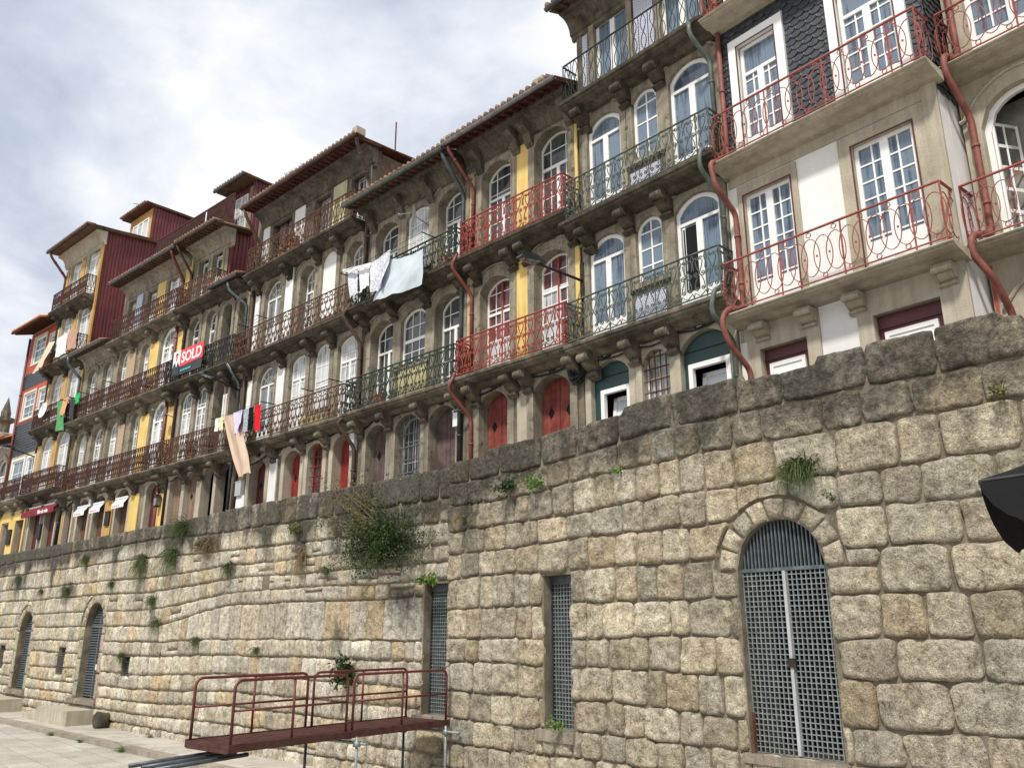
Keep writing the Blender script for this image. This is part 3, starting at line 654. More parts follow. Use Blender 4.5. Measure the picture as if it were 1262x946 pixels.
Hh.pipe([(-3.33, -.1, 16.5), (-3.33, -.1, 12.5), (-3.36, -.68, 12.3), (-3.36, -.7, 11.95), (-3.3, -.12, 11.3), (-3.3, -.1, 9.2), (-3.4, -.7, 9.0), (-3.42, -.72, 8.7), (-3.26, -.5, 8.3), (-3.22, -.1, 7.8), (-3.22, -.1, GZ)], 'pipe_red', .055)
Hh.eave(-3.5, 1.6, 16.6, cove=False)

# ------------------------------------------------------------------ house B: stone, big white windows, green balconies
B = House('tall granite house with white arched french windows and dark green scrollwork balconies', -7.6, 13.03, -2)
opsB = [O(-11.54, -10.46, 9.26, 11.6, .27), O(-10.11, -9.39, 10.33, 11.61, .24), O(-9.05, -7.93, 9.26, 11.6, .29),
        O(-11.48, -10.42, 12.36, 14.79, .27), O(-10.06, -9.33, 13.36, 14.85, .24), O(-9.0, -7.87, 12.36, 14.85, .29),
        O(-11.15, -10.09, 15.6, 17.8), O(-9.1, -8.02, 15.6, 17.8),
        O(-11.58, -10.47, GZ + .02, 8.52, .3), O(-10.12, -9.39, 6.6, 8.48, .28), O(-9.12, -7.94, GZ + .02, 8.53, .33)]
B.wall(-11.78, -7.77, 18.3, opsB, 'granite_mid'); B.body(-11.78, -7.77, 18.25, m='soffit_red', d=7)
for o in opsB: B.surround(o, 'granite' if o['zs'] > 9 else 'granite_light', .17, .25, hood=o['rise'] > 0, sill=True)
for o in (opsB[0], opsB[2], opsB[3], opsB[5]):
    B.window(o, (1, 1), [], 'white_wood', 'pane_blue', .05, .085, panel=.55, transom=o['zs'] - .28, mid=.15)
for o in (opsB[1], opsB[4]): B.window(o, (2,), [o['zb'] + (o['zs'] - o['zb']) * k / 3.2 for k in (1, 2, 3)], 'white_wood', 'pane_blue', .05, .075, .035)
for o in opsB[6:8]: B.window(o, (1, 1), [], 'white_wood', 'pane_blue', .07, .085, panel=.3, mid=.15)
mb = MB(); x0 = B.u(-9.0); mb.box(x0 + .11, x0 + .5, .045, .075, 9.8, 11.22); B.put(mb, 'dark_gap_sheet', 'dark')  # black sheet standing in for the dark gap beside an open leaf
mb = MB(); mb.ring(arch(x0 + .09, x0 + .16, 9.3, 11.24, 0), arch(x0 + .1, x0 + .15, 9.3, 11.2, 0), .035, .3); B.put(mb, 'leaf_edge', 'white_wood')
for X0, X1, z0, z1 in ((-10.18, -9.35, 9.33, 10.05), (-10.15, -9.32, 12.43, 13.05), (-9.84, -9.28, 15.6, 17.8), (-11.52, -11.36, 15.6, 17.6)): B.panel(X0, X1, z0, z1, 'azulejo', -.06, .05, 'tile_panel')
for o, (wa, wb, top), num in ((opsB[8], (-11.35, -10.5, 8.2), '27'), (opsB[10], (-8.98, -8.0, 8.23), '26')):
    a, b = B.u(wa), B.u(wb); mb = MB(); mb.fill(arch(B.u(o['x0']) + .01, B.u(o['x1']) - .01, GZ + .02, o['zs'] - .01, o['rise']), [[(a + .02, 6.3), (a + .02, top - .02), (b - .02, top - .02), (b - .02, 6.3)]], .1, .15); B.put(mb, 'door', 'green_paint')
    mb = MB(); mb.ring(arch(a, b, 6.3, top, 0), arch(a, b, 6.3, top, 0, ins=.1), .03, .13); mb.box(a + .1, b - .1, .05, .12, 6.3, 6.4); w = B.put(mb, 'tilt_window', 'white_wood')
    mb = MB(); mb.prism(arch(a + .02, b - .02, 6.35, top - .02, 0), .42, .44); B.put(mb, 'dark_backing', 'dark', w)  # black sheet standing in for the unlit room behind the sash
    mb = MB()      # sash tilted inwards at the top
    c, d = a + .14, b - .14; z0, z1 = 6.45, top - .15; yy = lambda z: .1 + .22 * (z - z0) / (z1 - z0)
    for (p, q, r, s_) in ((c, c + .09, z0, z1), (d - .09, d, z0, z1), (c, d, z1 - .09, z1)):
        mb.add([(p, yy(r) + dy, r) for dy in (0, .05)] + [(q, yy(r) + dy, r) for dy in (0, .05)] + [(q, yy(s_) + dy, s_) for dy in (0, .05)] + [(p, yy(s_) + dy, s_) for dy in (0, .05)], [(0, 2, 4, 6), (1, 7, 5, 3), (0, 6, 7, 1), (2, 3, 5, 4), (6, 4, 5, 7), (0, 1, 3, 2)])
    sh = B.put(mb, 'sash', 'white_wood', w)
    mb = MB(); mb.add([(c + .08, yy(z0) + .02, z0), (d - .08, yy(z0) + .02, z0), (d - .08, yy(z1) + .02, z1 - .05), (c + .08, yy(z1) + .02, z1 - .05)], [(0, 1, 2, 3)]); B.put(mb, 'pane', 'pane_sky_reflection', w)
    B.plate((o['x0'] + o['x1']) / 2 - .05, 8.97, text=num, y=-.06)
    mb = MB(); mb.box(B.u(o['x0']) + .02, B.u(o['x1']) - .02, .085, .12, 8.5, 8.52); B.put(mb, 'transom', 'black_plastic')
B.bars(opsB[9], 'iron_rust', .06, 4, 8); B.window(opsB[9], (2,), [7.2, 7.7, 8.2], 'white_wood', 'pane_white', .16)
railB = dict(m='iron_green', kind='scroll', t=.011, h=.98)
B.slab(-11.86, -7.66, 9.24, 'granite_mid', .6, .29, (-11.45, -10.25, -9.25), railB); B.slab(-11.86, -7.66, 12.32, 'granite_dark', .6, .29, (-11.45, -10.25, -9.2), railB)
B.slab(-11.86, -7.7, 15.56, 'granite_dark', .6, .29, (-11.5, -10.2, -9.2), dict(m='iron_dgreen', kind='bow', t=.010, h=1.02))
B.eave(-12.0, -7.7, 18.28, .75, .38, 6.6, soffit='soffit_brown')
B.pipe([(-7.95, -.62, 15.5), (-7.95, -.62, 15.2), (-7.84, -.1, 14.75), (-7.82, -.09, 12.6)], 'pipe_green', .05)
B.pipe([(-7.82, -.09, 12.6), (-7.9, -.62, 12.4), (-7.93, -.63, 12.0), (-7.82, -.1, 11.5), (-7.8, -.09, 9.6)], 'pipe_green', .05)
B.pipe([(-7.8, -.09, 9.6), (-7.82, -.62, 9.32), (-7.9, -.64, 8.9), (-7.81, -.1, 8.4), (-7.8, -.09, GZ)], 'pipe_green', .05)
B.cable([(-11.7, 8.98), (-10.2, 8.9), (-9.2, 8.95), (-7.9, 9.0)])

# ------------------------------------------------------------------ house C: red railings, yellow stripe
C = House('narrow stone house with bright red balconies and a yellow stripe between its windows', -11.83, 13.18, 1)
opsC = [O(-15.3, -14.17, 9.3, 11.72, .3), O(-13.32, -12.19, 9.3, 11.78, .3), O(-15.28, -14.14, 12.7, 15.1, .32), O(-13.28, -12.13, 12.7, 15.2, .32), O(-15.28, -14.25, GZ + .02, 8.58, .3), O(-13.37, -12.21, GZ + .02, 8.56, .32)]
C.wall(-15.92, -11.8, 16.15, opsC, 'granite_mid'); C.body(-15.92, -11.8, 16.1)
for o in opsC: C.surround(o, 'granite', .22, .3)
for o in opsC[:4]: C.window(o, (2, 2), [o['zb'] + .62 + .44 * k for k in range(0, 5)], 'white_wood', 'pane_red' if o['zb'] < 10 else 'pane_dark', .26, .05, .024, panel=.25, transom=o['zs'] - .62, tpane=False, mid=.10)
for o in opsC[:2]:
    mb = MB(); c = (C.u(o['x0']) + C.u(o['x1'])) / 2; mb.box(c - .03, c + .03, .25, .3, 9.4, o['zs'] + .2); C.put(mb, 'window_strip', 'iron_crimson')
for o in opsC[4:]: C.door(o, 'red_wood_worn', 2, .28, holes=True, hz=8.05); C.plate((o['x0'] + o['x1']) / 2 + .05, 9.0, w=.2, h=.15, y=-.06)
for X0, X1, z0, z1 in ((-13.93, -13.52, 9.3, 12.15), (-13.93, -13.5, 12.7, 15.5), (-11.97, -11.82, 9.3, 12.1), (-11.97, -11.82, 12.7, 15.3)): C.panel(X0, X1, z0, z1, 'yellow', -.03)
C.panel(-15.9, -15.6, 9.3, 15.6, 'brick', -.01, .03, 'brick_strip'); C.panel(-13.93, -13.55, GZ, 8.7, 'granite_light', -.02, .03, 'stone_pier')
railC = dict(m='iron_crimson', kind='scroll', t=.012, h=.98)
C.slab(-15.75, -11.84, 9.3, 'granite_mid', .6, .29, (-15.35, -14.0, -13.5, -11.95), railC); C.slab(-15.65, -11.84, 12.66, 'granite_dark', .6, .29, (-15.35, -14.0, -13.5, -11.95), railC)
C.eave(-15.95, -11.75, 16.05, .85, .34, 5., gut='zinc', soffit='soffit_red', corb=(-15.3, -13.9, -13.4, -12.0))
mb = MB(); mb.box(C.u(-12.45), C.u(-12.1), -.95, -.6, 16.14, 16.34); C.put(mb, 'ridge_end', 'granite_light'); mb = MB(); mb.box(C.u(-15.9), C.u(-15.65), -.95, -.6, 16.14, 16.31); C.put(mb, 'ridge_end', 'granite_light')
C.pipe([(-15.75, -.88, 16.0), (-15.75, -.85, 15.85), (-15.55, -.08, 14.9), (-15.6, -.08, 12.95)], 'pipe_dred', .05); C.pipe([(-15.6, -.6, 12.75), (-15.72, -.7, 12.4), (-15.55, -.1, 11.7), (-15.55, -.08, 9.5)], 'pipe_dred', .05); C.pipe([(-15.6, -.6, 9.4), (-15.74, -.7, 9.0), (-15.5, -.1, 8.3), (-15.5, -.08, GZ)], 'pipe_dred', .05)
C.cable([(-15.8, 8.9), (-14.2, 9.05), (-13.4, 8.95), (-11.9, 9.05)], .025)

# ------------------------------------------------------------------ house D: dark stone, black-green rails
D = House('dark stone house with blackish green balconies and a low green-guttered tile eave', -16.59, 13.094, 1.5)
opsD = [O(-20.15, -19.04, 9.3, 11.76, .3), O(-18.66, -17.55, 10.4, 11.8, .25), O(-17.15, -16.03, 9.3, 11.78, .3), O(-20.15, -19.0, 12.7, 15.03, .3), O(-18.61, -17.53, 13.3, 15.1, .22), O(-17.12, -15.99, 12.7, 15.03, .3),
        O(-20.11, -19.15, GZ + .02, 8.54, .3), O(-18.73, -17.63, 6.3, 8.59, .3), O(-17.28, -16.18, GZ + .02, 8.58, .3)]
D.wall(-20.55, -15.95, 16.1, opsD, 'granite_mid'); D.body(-20.55, -15.95, 16.05)
for i, o in enumerate(opsD): D.surround(o, 'granite', .2, .28, sill=True)
for i, o in enumerate(opsD[:6]):
    if i in (1, 4): D.window(o, (3,), [o['zb'] + (o['zs'] - o['zb']) * k / 3.6 for k in (1, 2, 3)], 'white_wood', 'pane_dark' if i == 1 else 'pane_white', .07, .06, .024, sash=o['zb'] + .72)
    else: D.window(o, (2, 2), [o['zb'] + .5 + .45 * k for k in range(0, 5)], 'white_wood', 'pane_dark', .27, .05, .024, panel=.25, transom=o['zs'] - .6, tpane=False, mid=.10)
D.door(opsD[6], 'grey_wood', 2, .28, holes=True, hz=8.0); D.door(opsD[8], 'grey_wood', 2, .28)
D.bars(opsD[7], 'zinc', .1, 4, 7); D.window(opsD[7], (2,), [7., 7.6, 8.2], 'grey_plastic', 'pane_dark', .25)
for X in (-19.6, -16.75): D.plate(X, 8.98, w=.2, h=.15, y=-.06)
D.panel(-18.7, -17.45, 9.33, 10.28, 'azulejo_gold', -.05, .045, 'tile_panel'); D.panel(-18.7, -17.5, 12.7, 13.2, 'granite', -.02, .03, 'stone_apron')
railD = dict(m='iron_dgreen', kind='scroll', t=.0125, h=.98)
D.slab(-20.72, -15.72, 9.26, 'granite_mid', .6, .29, (-20.35, -19.0, -17.45, -16.0), railD); D.slab(-20.72, -15.72, 12.62, 'granite_dark', .6, .29, (-20.35, -18.95, -17.45, -16.0), railD)
D.eave(-20.75, -15.97, 15.98, .85, .33, 5., gut='pipe_green', soffit='soffit_brown', corb=(-20.2, -18.8, -17.4, -16.1))
D.pipe([(-16.05, -.88, 15.95), (-16.0, -.8, 15.7), (-15.98, -.08, 14.9), (-15.98, -.08, GZ)], 'zinc_dark', .06)
D.cable([(-20.5, 8.8), (-19.6, 9.1), (-18.2, 9.02), (-16.8, 9.1), (-16.0, 8.95)], .025)

# ------------------------------------------------------------------ house E: white stripes, rusty ornate rails
Eh = House('house with white plaster stripes, rusty filigree balconies and grass on its eave', -20.69, 12.987, 2.5)
opsE = [O(-26.81, -25.66, 9.3, 11.7, .4), O(-24.69, -23.68, 9.3, 11.84, .22), O(-23.21, -22.32, 9.9, 11.85, .26), O(-21.88, -20.83, 9.3, 11.84, .22),
        O(-26.8, -25.64, 12.6, 15.0, .42), O(-24.44, -23.53, 12.6, 15.0, .28), O(-23.14, -22.28, 13.0, 15.12, .3), O(-21.7, -20.83, 12.6, 15.0, .28),
        O(-26.65, -25.34, 15.9, 17.9), O(-23.86, -22.89, 15.9, 17.82), O(-21.69, -20.72, 15.9, 17.84),
        O(-26.74, -25.7, GZ + .02, 8.44, .28), O(-24.54, -23.6, GZ + .02, 8.46, .28), O(-23.17, -22.35, 6.3, 8.53, .26), O(-21.8, -20.92, GZ + .02, 8.54, .28)]
Eh.wall(-27.85, -20.58, 18.6, opsE, 'granite_mid'); Eh.body(-27.85, -20.58, 18.42, m='gable')
for i, o in enumerate(opsE):
    if o['rise'] > 0: Eh.surround(o, 'granite' if o['zs'] > 9 else 'granite_light', .2, .26, sill=True)
    else: Eh.surround(o, 'granite_mid', .16, .14, hood=False)
for i, o in enumerate(opsE[:11]):
    zb, zs = o['zb'], o['zs']
    if i in (0, 4): Eh.window(o, (1, 1), [zb + .9], 'white_wood', 'pane_grey', .12, .06, .024, panel=.5, transom=zs - .25, fan=True)
    elif i == 6:
        mb = MB(); mb.prism(arch(Eh.u(o['x0']) + .003, Eh.u(o['x1']) - .003, zb, zs - .003, .3), .04, .1); Eh.put(mb, 'blind_panel', 'white_wall')
    elif i == 2: Eh.window(o, (3,), [zb + .5 * k for k in (1, 2, 3)], 'white_wood', 'pane_white', .06, .05, .02, sash=zb + .8)
    elif i == 8: Eh.window(o, (1, 1), [], 'burg', 'pane_grey', .15, .1, .03, panel=.6, mid=.14)
    else: Eh.window(o, (2, 2), [zb + .55 + .42 * k for k in range(0, 5) if zb + .55 + .42 * k < zs], 'white_wood', 'pane_white' if i in (1, 3) else 'pane_grey', .10 if i in (1, 3) else .25, .06, .024, panel=.25, transom=(zs - .58) if o['rise'] else None, tpane=False)
for i, m in ((11, 'burg'), (12, 'red_wood'), (14, 'red_wood')): Eh.door(opsE[i], m, 2, .28, holes=i != 14, hz=7.9); Eh.plate((opsE[i]['x0'] + opsE[i]['x1']) / 2, 8.9, w=.2, h=.15, y=-.06)
Eh.bars(opsE[13], 'red_wood', .08, 3, 8); Eh.window(opsE[13], (2,), [7., 7.6, 8.2], 'red_wood', 'pane_dark', .2)
for X0, X1, z0, z1 in ((-25.45, -24.98, GZ, 8.6), (-25.45, -24.98, 9.3, 12.25), (-25.38, -24.9, 12.6, 15.55), (-27.42, -27.14, 9.3, 12.2), (-27.42, -27.14, 12.6, 15.5), (-25.12, -24.46, 15.9, 17.92), (-27.31, -26.85, 15.9, 17.92), (-27.5, -26.95, GZ, 7.6)): Eh.panel(X0, X1, z0, z1, 'white_wall', -.05)
Eh.panel(-22.71, -21.94, 15.9, 18.0, 'pale_green', -.05); Eh.panel(-20.6, -20.57, 15.9, 18., 'pale_green', -.05)
Eh.panel(-23.7, -22.2, 9.3, 9.85, 'azulejo_gold', -.05, .045, 'tile_panel')
railE = dict(m='iron_rust', kind='ornate', t=.0122, h=.98)
Eh.slab(-27.0, -20.74, 9.22, 'granite_mid', .6, .29, (-26.9, -25.2, -23.45, -22.1), railE); Eh.slab(-27.95, -20.74, 12.52, 'granite_dark', .6, .29, (-27.3, -25.1, -23.3, -22.1), railE); Eh.slab(-27.6, -20.74, 15.82, 'granite_dark', .6, .29, (-27.2, -25.1, -23.3, -22.), dict(m='iron_rust', kind='lyre', t=.011, h=.98))
Eh.eave(-27.5, -20.3, 18.42, .85, .07, 5., gut='pipe_brown', soffit='soffit_red', corb=())
mb = MB(); mb.prism([(Eh.u(-20.5), 18.5), (Eh.u(-20.5), 18.74), (Eh.u(-20.25), 18.74), (Eh.u(-20.25), 18.5)], -.95, -.6); Eh.put(mb, 'ridge_end', 'granite_light')
Eh.pipe([(-20.35, -.88, 18.38), (-20.4, -.8, 18.2), (-20.62, -.08, 17.2), (-20.62, -.08, 12.9)], 'pipe_brown', .06); Eh.pipe([(-20.65, -.5, 12.8), (-20.78, -.7, 12.4), (-20.6, -.1, 11.6), (-20.6, -.08, 9.5), (-20.75, -.68, 9.0), (-20.62, -.1, 8.3), (-20.62, -.08, GZ)], 'pipe_brown', .06)
Eh.pipe([(-27.35, -.9, 18.35), (-27.35, -.8, 18.1), (-27.4, -.08, 17.2), (-27.4, -.08, 15.9)], 'pipe_brown', .06); Eh.pipe([(-27.62, -.08, 15.4), (-27.62, -.08, GZ)], 'pipe_brown', .06)
Eh.cable([(-26.9, 8.6), (-25.2, 8.95), (-24.1, 9.02), (-22.8, 8.9), (-21.4, 9.0), (-20.7, 8.8)], .025)

# ------------------------------------------------------------------ house F: yellow stripes, long maroon balconies
F = House('grey granite house with dark open arches and a red corrugated dormer on top', -27.86, 12.674, 4.75)
opsF = [O(-32.36, -31.51, 9.3, 11.9, .32), O(-31.22, -30.37, 9.3, 11.92, .32), O(-29.84, -29.13, 9.3, 11.95, .3), O(-28.7, -28.07, 9.3, 11.98, .28),
        O(-32.4, -31.6, 12.7, 15.12, .3), O(-31.05, -30.34, 12.7, 15.12, .3), O(-29.8, -29.12, 12.7, 15.06, .3), O(-28.62, -28.07, 12.7, 15.06, .26),
        O(-32.21, -31.45, 15.95, 18.4), O(-31.11, -30.35, 15.95, 18.4),
        O(-32.5, -31.56, GZ + .02, 8.6, .28), O(-31.32, -30.41, GZ + .02, 8.6, .28), O(-30.07, -29.2, GZ + .02, 8.65, .28), O(-29.05, -28.11, GZ + .02, 8.68, .28)]
uu = F.u
F.wall(-32.7, -27.93, 0, opsF, 'granite', poly=[(uu(-32.69), GZ - .3), (uu(-32.69), 18.7), (uu(-29.95), 18.7), (uu(-29.95), 15.85), (uu(-27.94), 15.85), (uu(-27.94), GZ - .3)])
F.body(-32.7, -27.93, 15.8, m='granite')
for i, o in enumerate(opsF): F.surround(o, 'granite_light' if o['zs'] < 9 else 'granite', .17, .26, hood=o['rise'] > 0)
for i, o in enumerate(opsF[:10]):
    if i in (2, 3, 6, 7): continue
    F.window(o, (2, 2) if i < 2 else (2,), [o['zb'] + .6 + .42 * k for k in range(0, 5)], 'white_wood', 'pane_grey' if i < 2 else 'pane_dark', .06 if i < 2 else .17, .06, .03, panel=.3, transom=o['zs'] - .5, tpane=False)
for i, m in ((10, 'tan_wood'), (11, 'tan_wood')): F.door(opsF[i], m, 2, .17, holes=i == 11, hz=8.0)
for o in opsF[10:]: F.plate((o['x0'] + o['x1']) / 2, 9.0, w=.2, h=.16, y=-.06)
mb = MB(); mb.box(uu(-29.95), uu(-27.95), -.03, .0, 9.5, 9.52); 
for X in (-29.12, -28.95): F.panel(X, X + .12, 9.3, 11.6, 'white_dirty', -.055)
# red corrugated flank of the raised part, dormer behind the terrace
mb = MB(); corr(mb, uu(-29.94), .0, .8, 15.85, lambda y: 18.75); corr(mb, uu(-29.94), .8, 6.5, 15.85, lambda y: 21.45); F.put(mb, 'corrugated_flank', 'corr_red')
mb = MB(); mb.box(uu(-32.66), uu(-29.98), .36, 6.4, 18.55, 18.7); mb.box(uu(-32.66), uu(-29.98), .9, 1.0, 18.7, 21.3); mb.box(uu(-32.66), uu(-32.5), 1.01, 6.4, 18.7, 21.3); mb.box(uu(-32.45), uu(-29.98), 6.3, 6.41, 15.8, 21.3); mb.box(uu(-32.66), uu(-32.5), .36, 6.4, 15.8, 18.5); F.put(mb, 'dormer_wall', 'corr_red')
oD = O(-31.35, -30.4, 19.3, 20.95)
F.window(oD, (2, 2), [19.8, 20.3], 'white_wood', 'pane_white', .84, .06, .03); F.panel(-30.3, -29.97, 18.9, 21.2, 'tan_wood', .86, .03)
F.eave(-32.2, -29.8, 21.4, -.35, .02, 6.5, cove=False, gut='zinc_dark', soffit='soffit_brown', rafters=False)
F.eave(-32.75, -29.5, 18.65, .85, .1, .9, gut='pipe_brown', soffit='soffit_brown', cove=True, wallm='granite')
mb = MB()
for i in range(31): x = uu(-32.7) + i * .075; mb.box(x, x + .028, .28, .31, 18.8, 20.75)
for z in (19.0, 20.72): mb.box(uu(-32.7), uu(-30.5), .265, .325, z, z + .05)
F.put(mb, 'terrace_rail', 'iron_maroon'); mb = MB(); mb.box(uu(-32.7), uu(-30.9), .34, .36, 18.8, 20.6); F.put(mb, 'terrace_panel', 'corr_red')
railF = dict(m='iron_rust', kind='lyre', t=.0125, h=.98)
F.slab(-33.0, -27.7, 9.22, 'granite_mid', .6, .29, (-32.85, -31.35, -30.2, -28.9), railF); F.slab(-33.2, -27.9, 12.6, 'granite_dark', .6, .29, (-32.85, -31.2, -30.1, -28.8), dict(m='iron_black', kind='lyre', t=.0135, h=.98)); F.slab(-32.9, -27.95, 15.85, 'granite_dark', .6, .29, (-32.6,), None)
F.rail(-32.85, -29.9, 15.85, railF, F.e, (True, True)); F.eave(-29.95, -27.9, 15.92, .6, .25, 6., cove=False, gut='zinc_dark', soffit='soffit_brown')
F.pipe([(-28.55, -.66, 15.8), (-28.5, -.6, 15.5), (-28.0, -.08, 14.9), (-28.0, -.08, 12.7)], 'zinc_dark', .06); F.pipe([(-28.1, -.6, 12.5), (-28.0, -.08, 11.8), (-28.0, -.08, GZ)], 'zinc_dark', .06)
F.pipe([(-32.6, -.9, 18.6), (-32.6, -.8, 18.4), (-32.72, -.08, 17.6), (-32.72, -.08, GZ)], 'pipe_brown', .055)
F.cable([(-32.5, 8.7), (-31.4, 9.05), (-30.2, 9.0), (-29.1, 9.05), (-28.1, 8.8)], .025)

# ------------------------------------------------------------------ house F2
F2 = House('long yellow striped house with white arched doorways and small tiled piers behind maroon balconies', -27.86, 12.674, 4.75)
uu = F2.u
opsF2 = [O(-34.83, -33.57, 9.3, 11.8, .5), O(-36.68, -35.95, 9.3, 11.85, .28), O(-39.0, -37.98, 9.3, 11.85, .3), O(-40.6, -39.5, 9.3, 11.8, .3), O(-42.3, -41.3, 9.3, 11.75, .3),
         O(-34.78, -33.42, 12.7, 15.05, .5), O(-36.6, -35.83, 12.7, 14.98, .28), O(-38.76, -37.88, 12.7, 15.15, .3), O(-40.4, -39.55, 12.7, 14.95, .3), O(-42.1, -41.2, 12.7, 14.9, .3),
         O(-34.8, -33.45, 15.95, 18.45), O(-36.7, -35.86, 15.95, 18.25), O(-38.6, -37.86, 15.95, 18.2),
         O(-42.4, -41.6, GZ + .02, 8.5, .3), O(-40.9, -39.83, GZ + .02, 8.5, .3), O(-39.27, -38.15, GZ + .02, 8.5, .3), O(-37.06, -35.95, GZ + .02, 8.55, .3), O(-34.42, -33.52, GZ + .02, 8.55, .28)]
F2.wall(-42.7, -32.72, 0, opsF2, 'granite', poly=[(uu(-42.7), GZ - .3), (uu(-42.7), 15.85), (uu(-39.2), 15.85), (uu(-39.2), 18.6), (uu(-32.73), 18.6), (uu(-32.73), GZ - .3)])
F2.body(-42.7, -32.72, 15.8, m='granite')
mb = MB(); mb.box(uu(-39.18), uu(-39.0), .36, 6.4, 15.9, 18.5); mb.box(uu(-39.18), uu(-32.9), .36, 6.4, 18.51, 18.62); F2.put(mb, 'terrace_floor', 'granite')
for i, o in enumerate(opsF2): F2.surround(o, 'granite_light' if o['zs'] < 9 else 'granite', .17, .26, hood=o['rise'] > 0)
for i, o in enumerate(opsF2[:13]):
    if i in (0, 5, 10):
        F2.window(o, (2, 2), [o['zb'] + 1. + .4 * k for k in range(0, 3)], 'white_wood', 'pane_grey', .06, .16, .035, panel=.8, transom=o['zs'] - .35, fan=i != 10, mid=.2)
    else: F2.window(o, (2, 2), [o['zb'] + .6 + .42 * k for k in range(0, 5)], 'white_wood', 'pane_grey' if i % 2 else 'pane_white', .15, .075, .034, panel=.35, transom=o['zs'] - .5, tpane=False)
for i, m in ((13, 'burg'), (14, 'brown_wood'), (15, 'brown_wood'), (16, 'brown_wood'), (17, 'burg')): F2.door(opsF2[i], m, 2, .2); F2.plate((opsF2[i]['x0'] + opsF2[i]['x1']) / 2, 8.98, w=.22, h=.18, y=-.06)
mb = MB(); x = (uu(-34.42) + uu(-33.52)) / 2; mb.box(x - .1, x + .1, .185, .197, 6.6, 8.0); F2.put(mb, 'door_glass', 'pane_white')
for X0, X1, z0, z1, m in ((-35.78, -34.98, GZ, 8.52, 'yellow'), (-33.3, -32.78, GZ, 8.3, 'yellow'), (-38.02, -37.35, GZ, 8.5, 'ochre'), (-42.68, -42.5, GZ, 8.4, 'ochre'), (-35.8, -35.0, 9.3, 11.9, 'yellow'), (-33.35, -32.8, 9.3, 11.9, 'yellow'), (-35.72, -34.95, 12.7, 15.15, 'yellow'), (-33.25, -32.8, 12.7, 15.1, 'yellow'), (-35.73, -35.0, 15.95, 18.5, 'yellow'), (-33.26, -32.75, 15.95, 18.45, 'yellow'), (-37.76, -37.19, 15.95, 18.5, 'blue_paint')): F2.panel(X0, X1, z0, z1, m, -.055)
for X0, X1, z0, z1 in ((-37.8, -37.25, 9.3, 11.8), (-37.9, -37.1, 12.7, 15.3)): F2.panel(X0, X1, z0, z1, 'azulejo_tan', -.06, .05, 'tile_pier')
railG = dict(m='iron_maroon', kind='lyre', t=.013, h=.98)
for z, xa in ((9.22, -42.9), (12.6, -42.9)): F2.slab(xa, -32.95, z, 'granite_mid', .6, .29, (-42.5, -41.0, -39.25, -37.5, -35.4, -33.1), railG)
F2.slab(-39.2, -32.85, 15.85, 'granite_mid', .6, .29, (-39., -37.4, -35.4, -33.), railG)
F2.eave(-42.7, -39.2, 15.92, .7, .3, 5., cove=True, gut='zinc_dark', soffit='soffit_brown', wallm='granite')
F2.eave(-38.9, -32.75, 18.55, .85, .12, 1.2, gut='zinc_dark', soffit='soffit_brown', wallm='granite', tile='roof_tile')
mb = MB()
for i in range(58): x = uu(-37.2) + i * .076; mb.box(x, x + .028, .28, .31, 18.9, 20.75)
for z in (19.0, 20.72): mb.box(uu(-37.2), uu(-32.75), .265, .325, z, z + .05)
F2.put(mb, 'terrace_rail', 'iron_maroon')
F2.pipe([(-33.05, -.9, 18.5), (-33.1, -.8, 18.3), (-33.35, -.1, 17.5), (-33.35, -.1, 15.9)], 'pipe_dred', .07); F2.pipe([(-33.4, -.08, 15.6), (-33.4, -.08, 12.7)], 'pipe_dred', .07); F2.pipe([(-33.5, -.08, 12.3), (-33.5, -.08, 9.3)], 'pipe_dred', .07); F2.pipe([(-33.35, -.08, 9.), (-33.35, -.08, GZ)], 'pipe_dred', .07)
F2.cable([(-42.4, 8.6), (-41.2, 9.0), (-39.5, 9.05), (-37.7, 9.), (-36.2, 9.05), (-34., 9.0), (-32.9, 8.8)], .03)

# ------------------------------------------------------------------ house G: tall, ochre stripes, red corrugated flank
G = House('tallest far house with ochre stripes, white arched windows and a red corrugated side wall', -38.1, 11.82, 4.75)
uu = G.u
opsG = [O(-46.7, -45.35, 9.7, 12.1, .5), O(-44.7, -43.25, 9.7, 12.15, .5), O(-46.6, -45.3, 13.1, 15.45, .5), O(-44.5, -43.05, 13.1, 15.5, .5), O(-46.6, -45.3, 16.4, 18.85, .5), O(-44.5, -43.0, 16.4, 18.9, .5), O(-46.55, -45.25, 19.7, 22.05, .45), O(-44.45, -43.0, 19.7, 22.1, .45),
        O(-46.67, -45.39, GZ + .02, 8.65), O(-44.76, -43.5, GZ + .02, 8.68)]
G.wall(-47.2, -42.75, 23.1, opsG, 'granite'); G.body(-47.2, -42.75, 23.0, m='corr_red', d=6.5)
for o in opsG: G.surround(o, 'granite_light', .15, .22, hood=False)
for o in opsG[:8]: G.window(o, (2, 2), [o['zb'] + .9 + .45 * k for k in range(0, 4)], 'white_wood', 'pane_white', .1, .1, .03, panel=.6, transom=o['zs'] - .25, mid=.14)
for o in opsG[8:]: G.door(o, 'burg', 2, .22)
for z0, z1 in ((9.7, 12.2), (13.1, 15.5), (16.4, 18.9), (19.7, 22.)):
    for X0, X1 in ((-45.18, -44.68), (-47.15, -46.78), (-42.98, -42.8)): G.panel(X0, X1, z0, z1, 'ochre', -.055)
mb = MB(); corr(mb, uu(-42.755), -.02, 6.5, 15.9, lambda y: 23.25); G.put(mb, 'corrugated_flank', 'corr_red')
mb = MB(); mb.box(uu(-42.85), uu(-42.68), -.06, .02, 15.9, 23.2); G.put(mb, 'flank_trim', 'ochre')
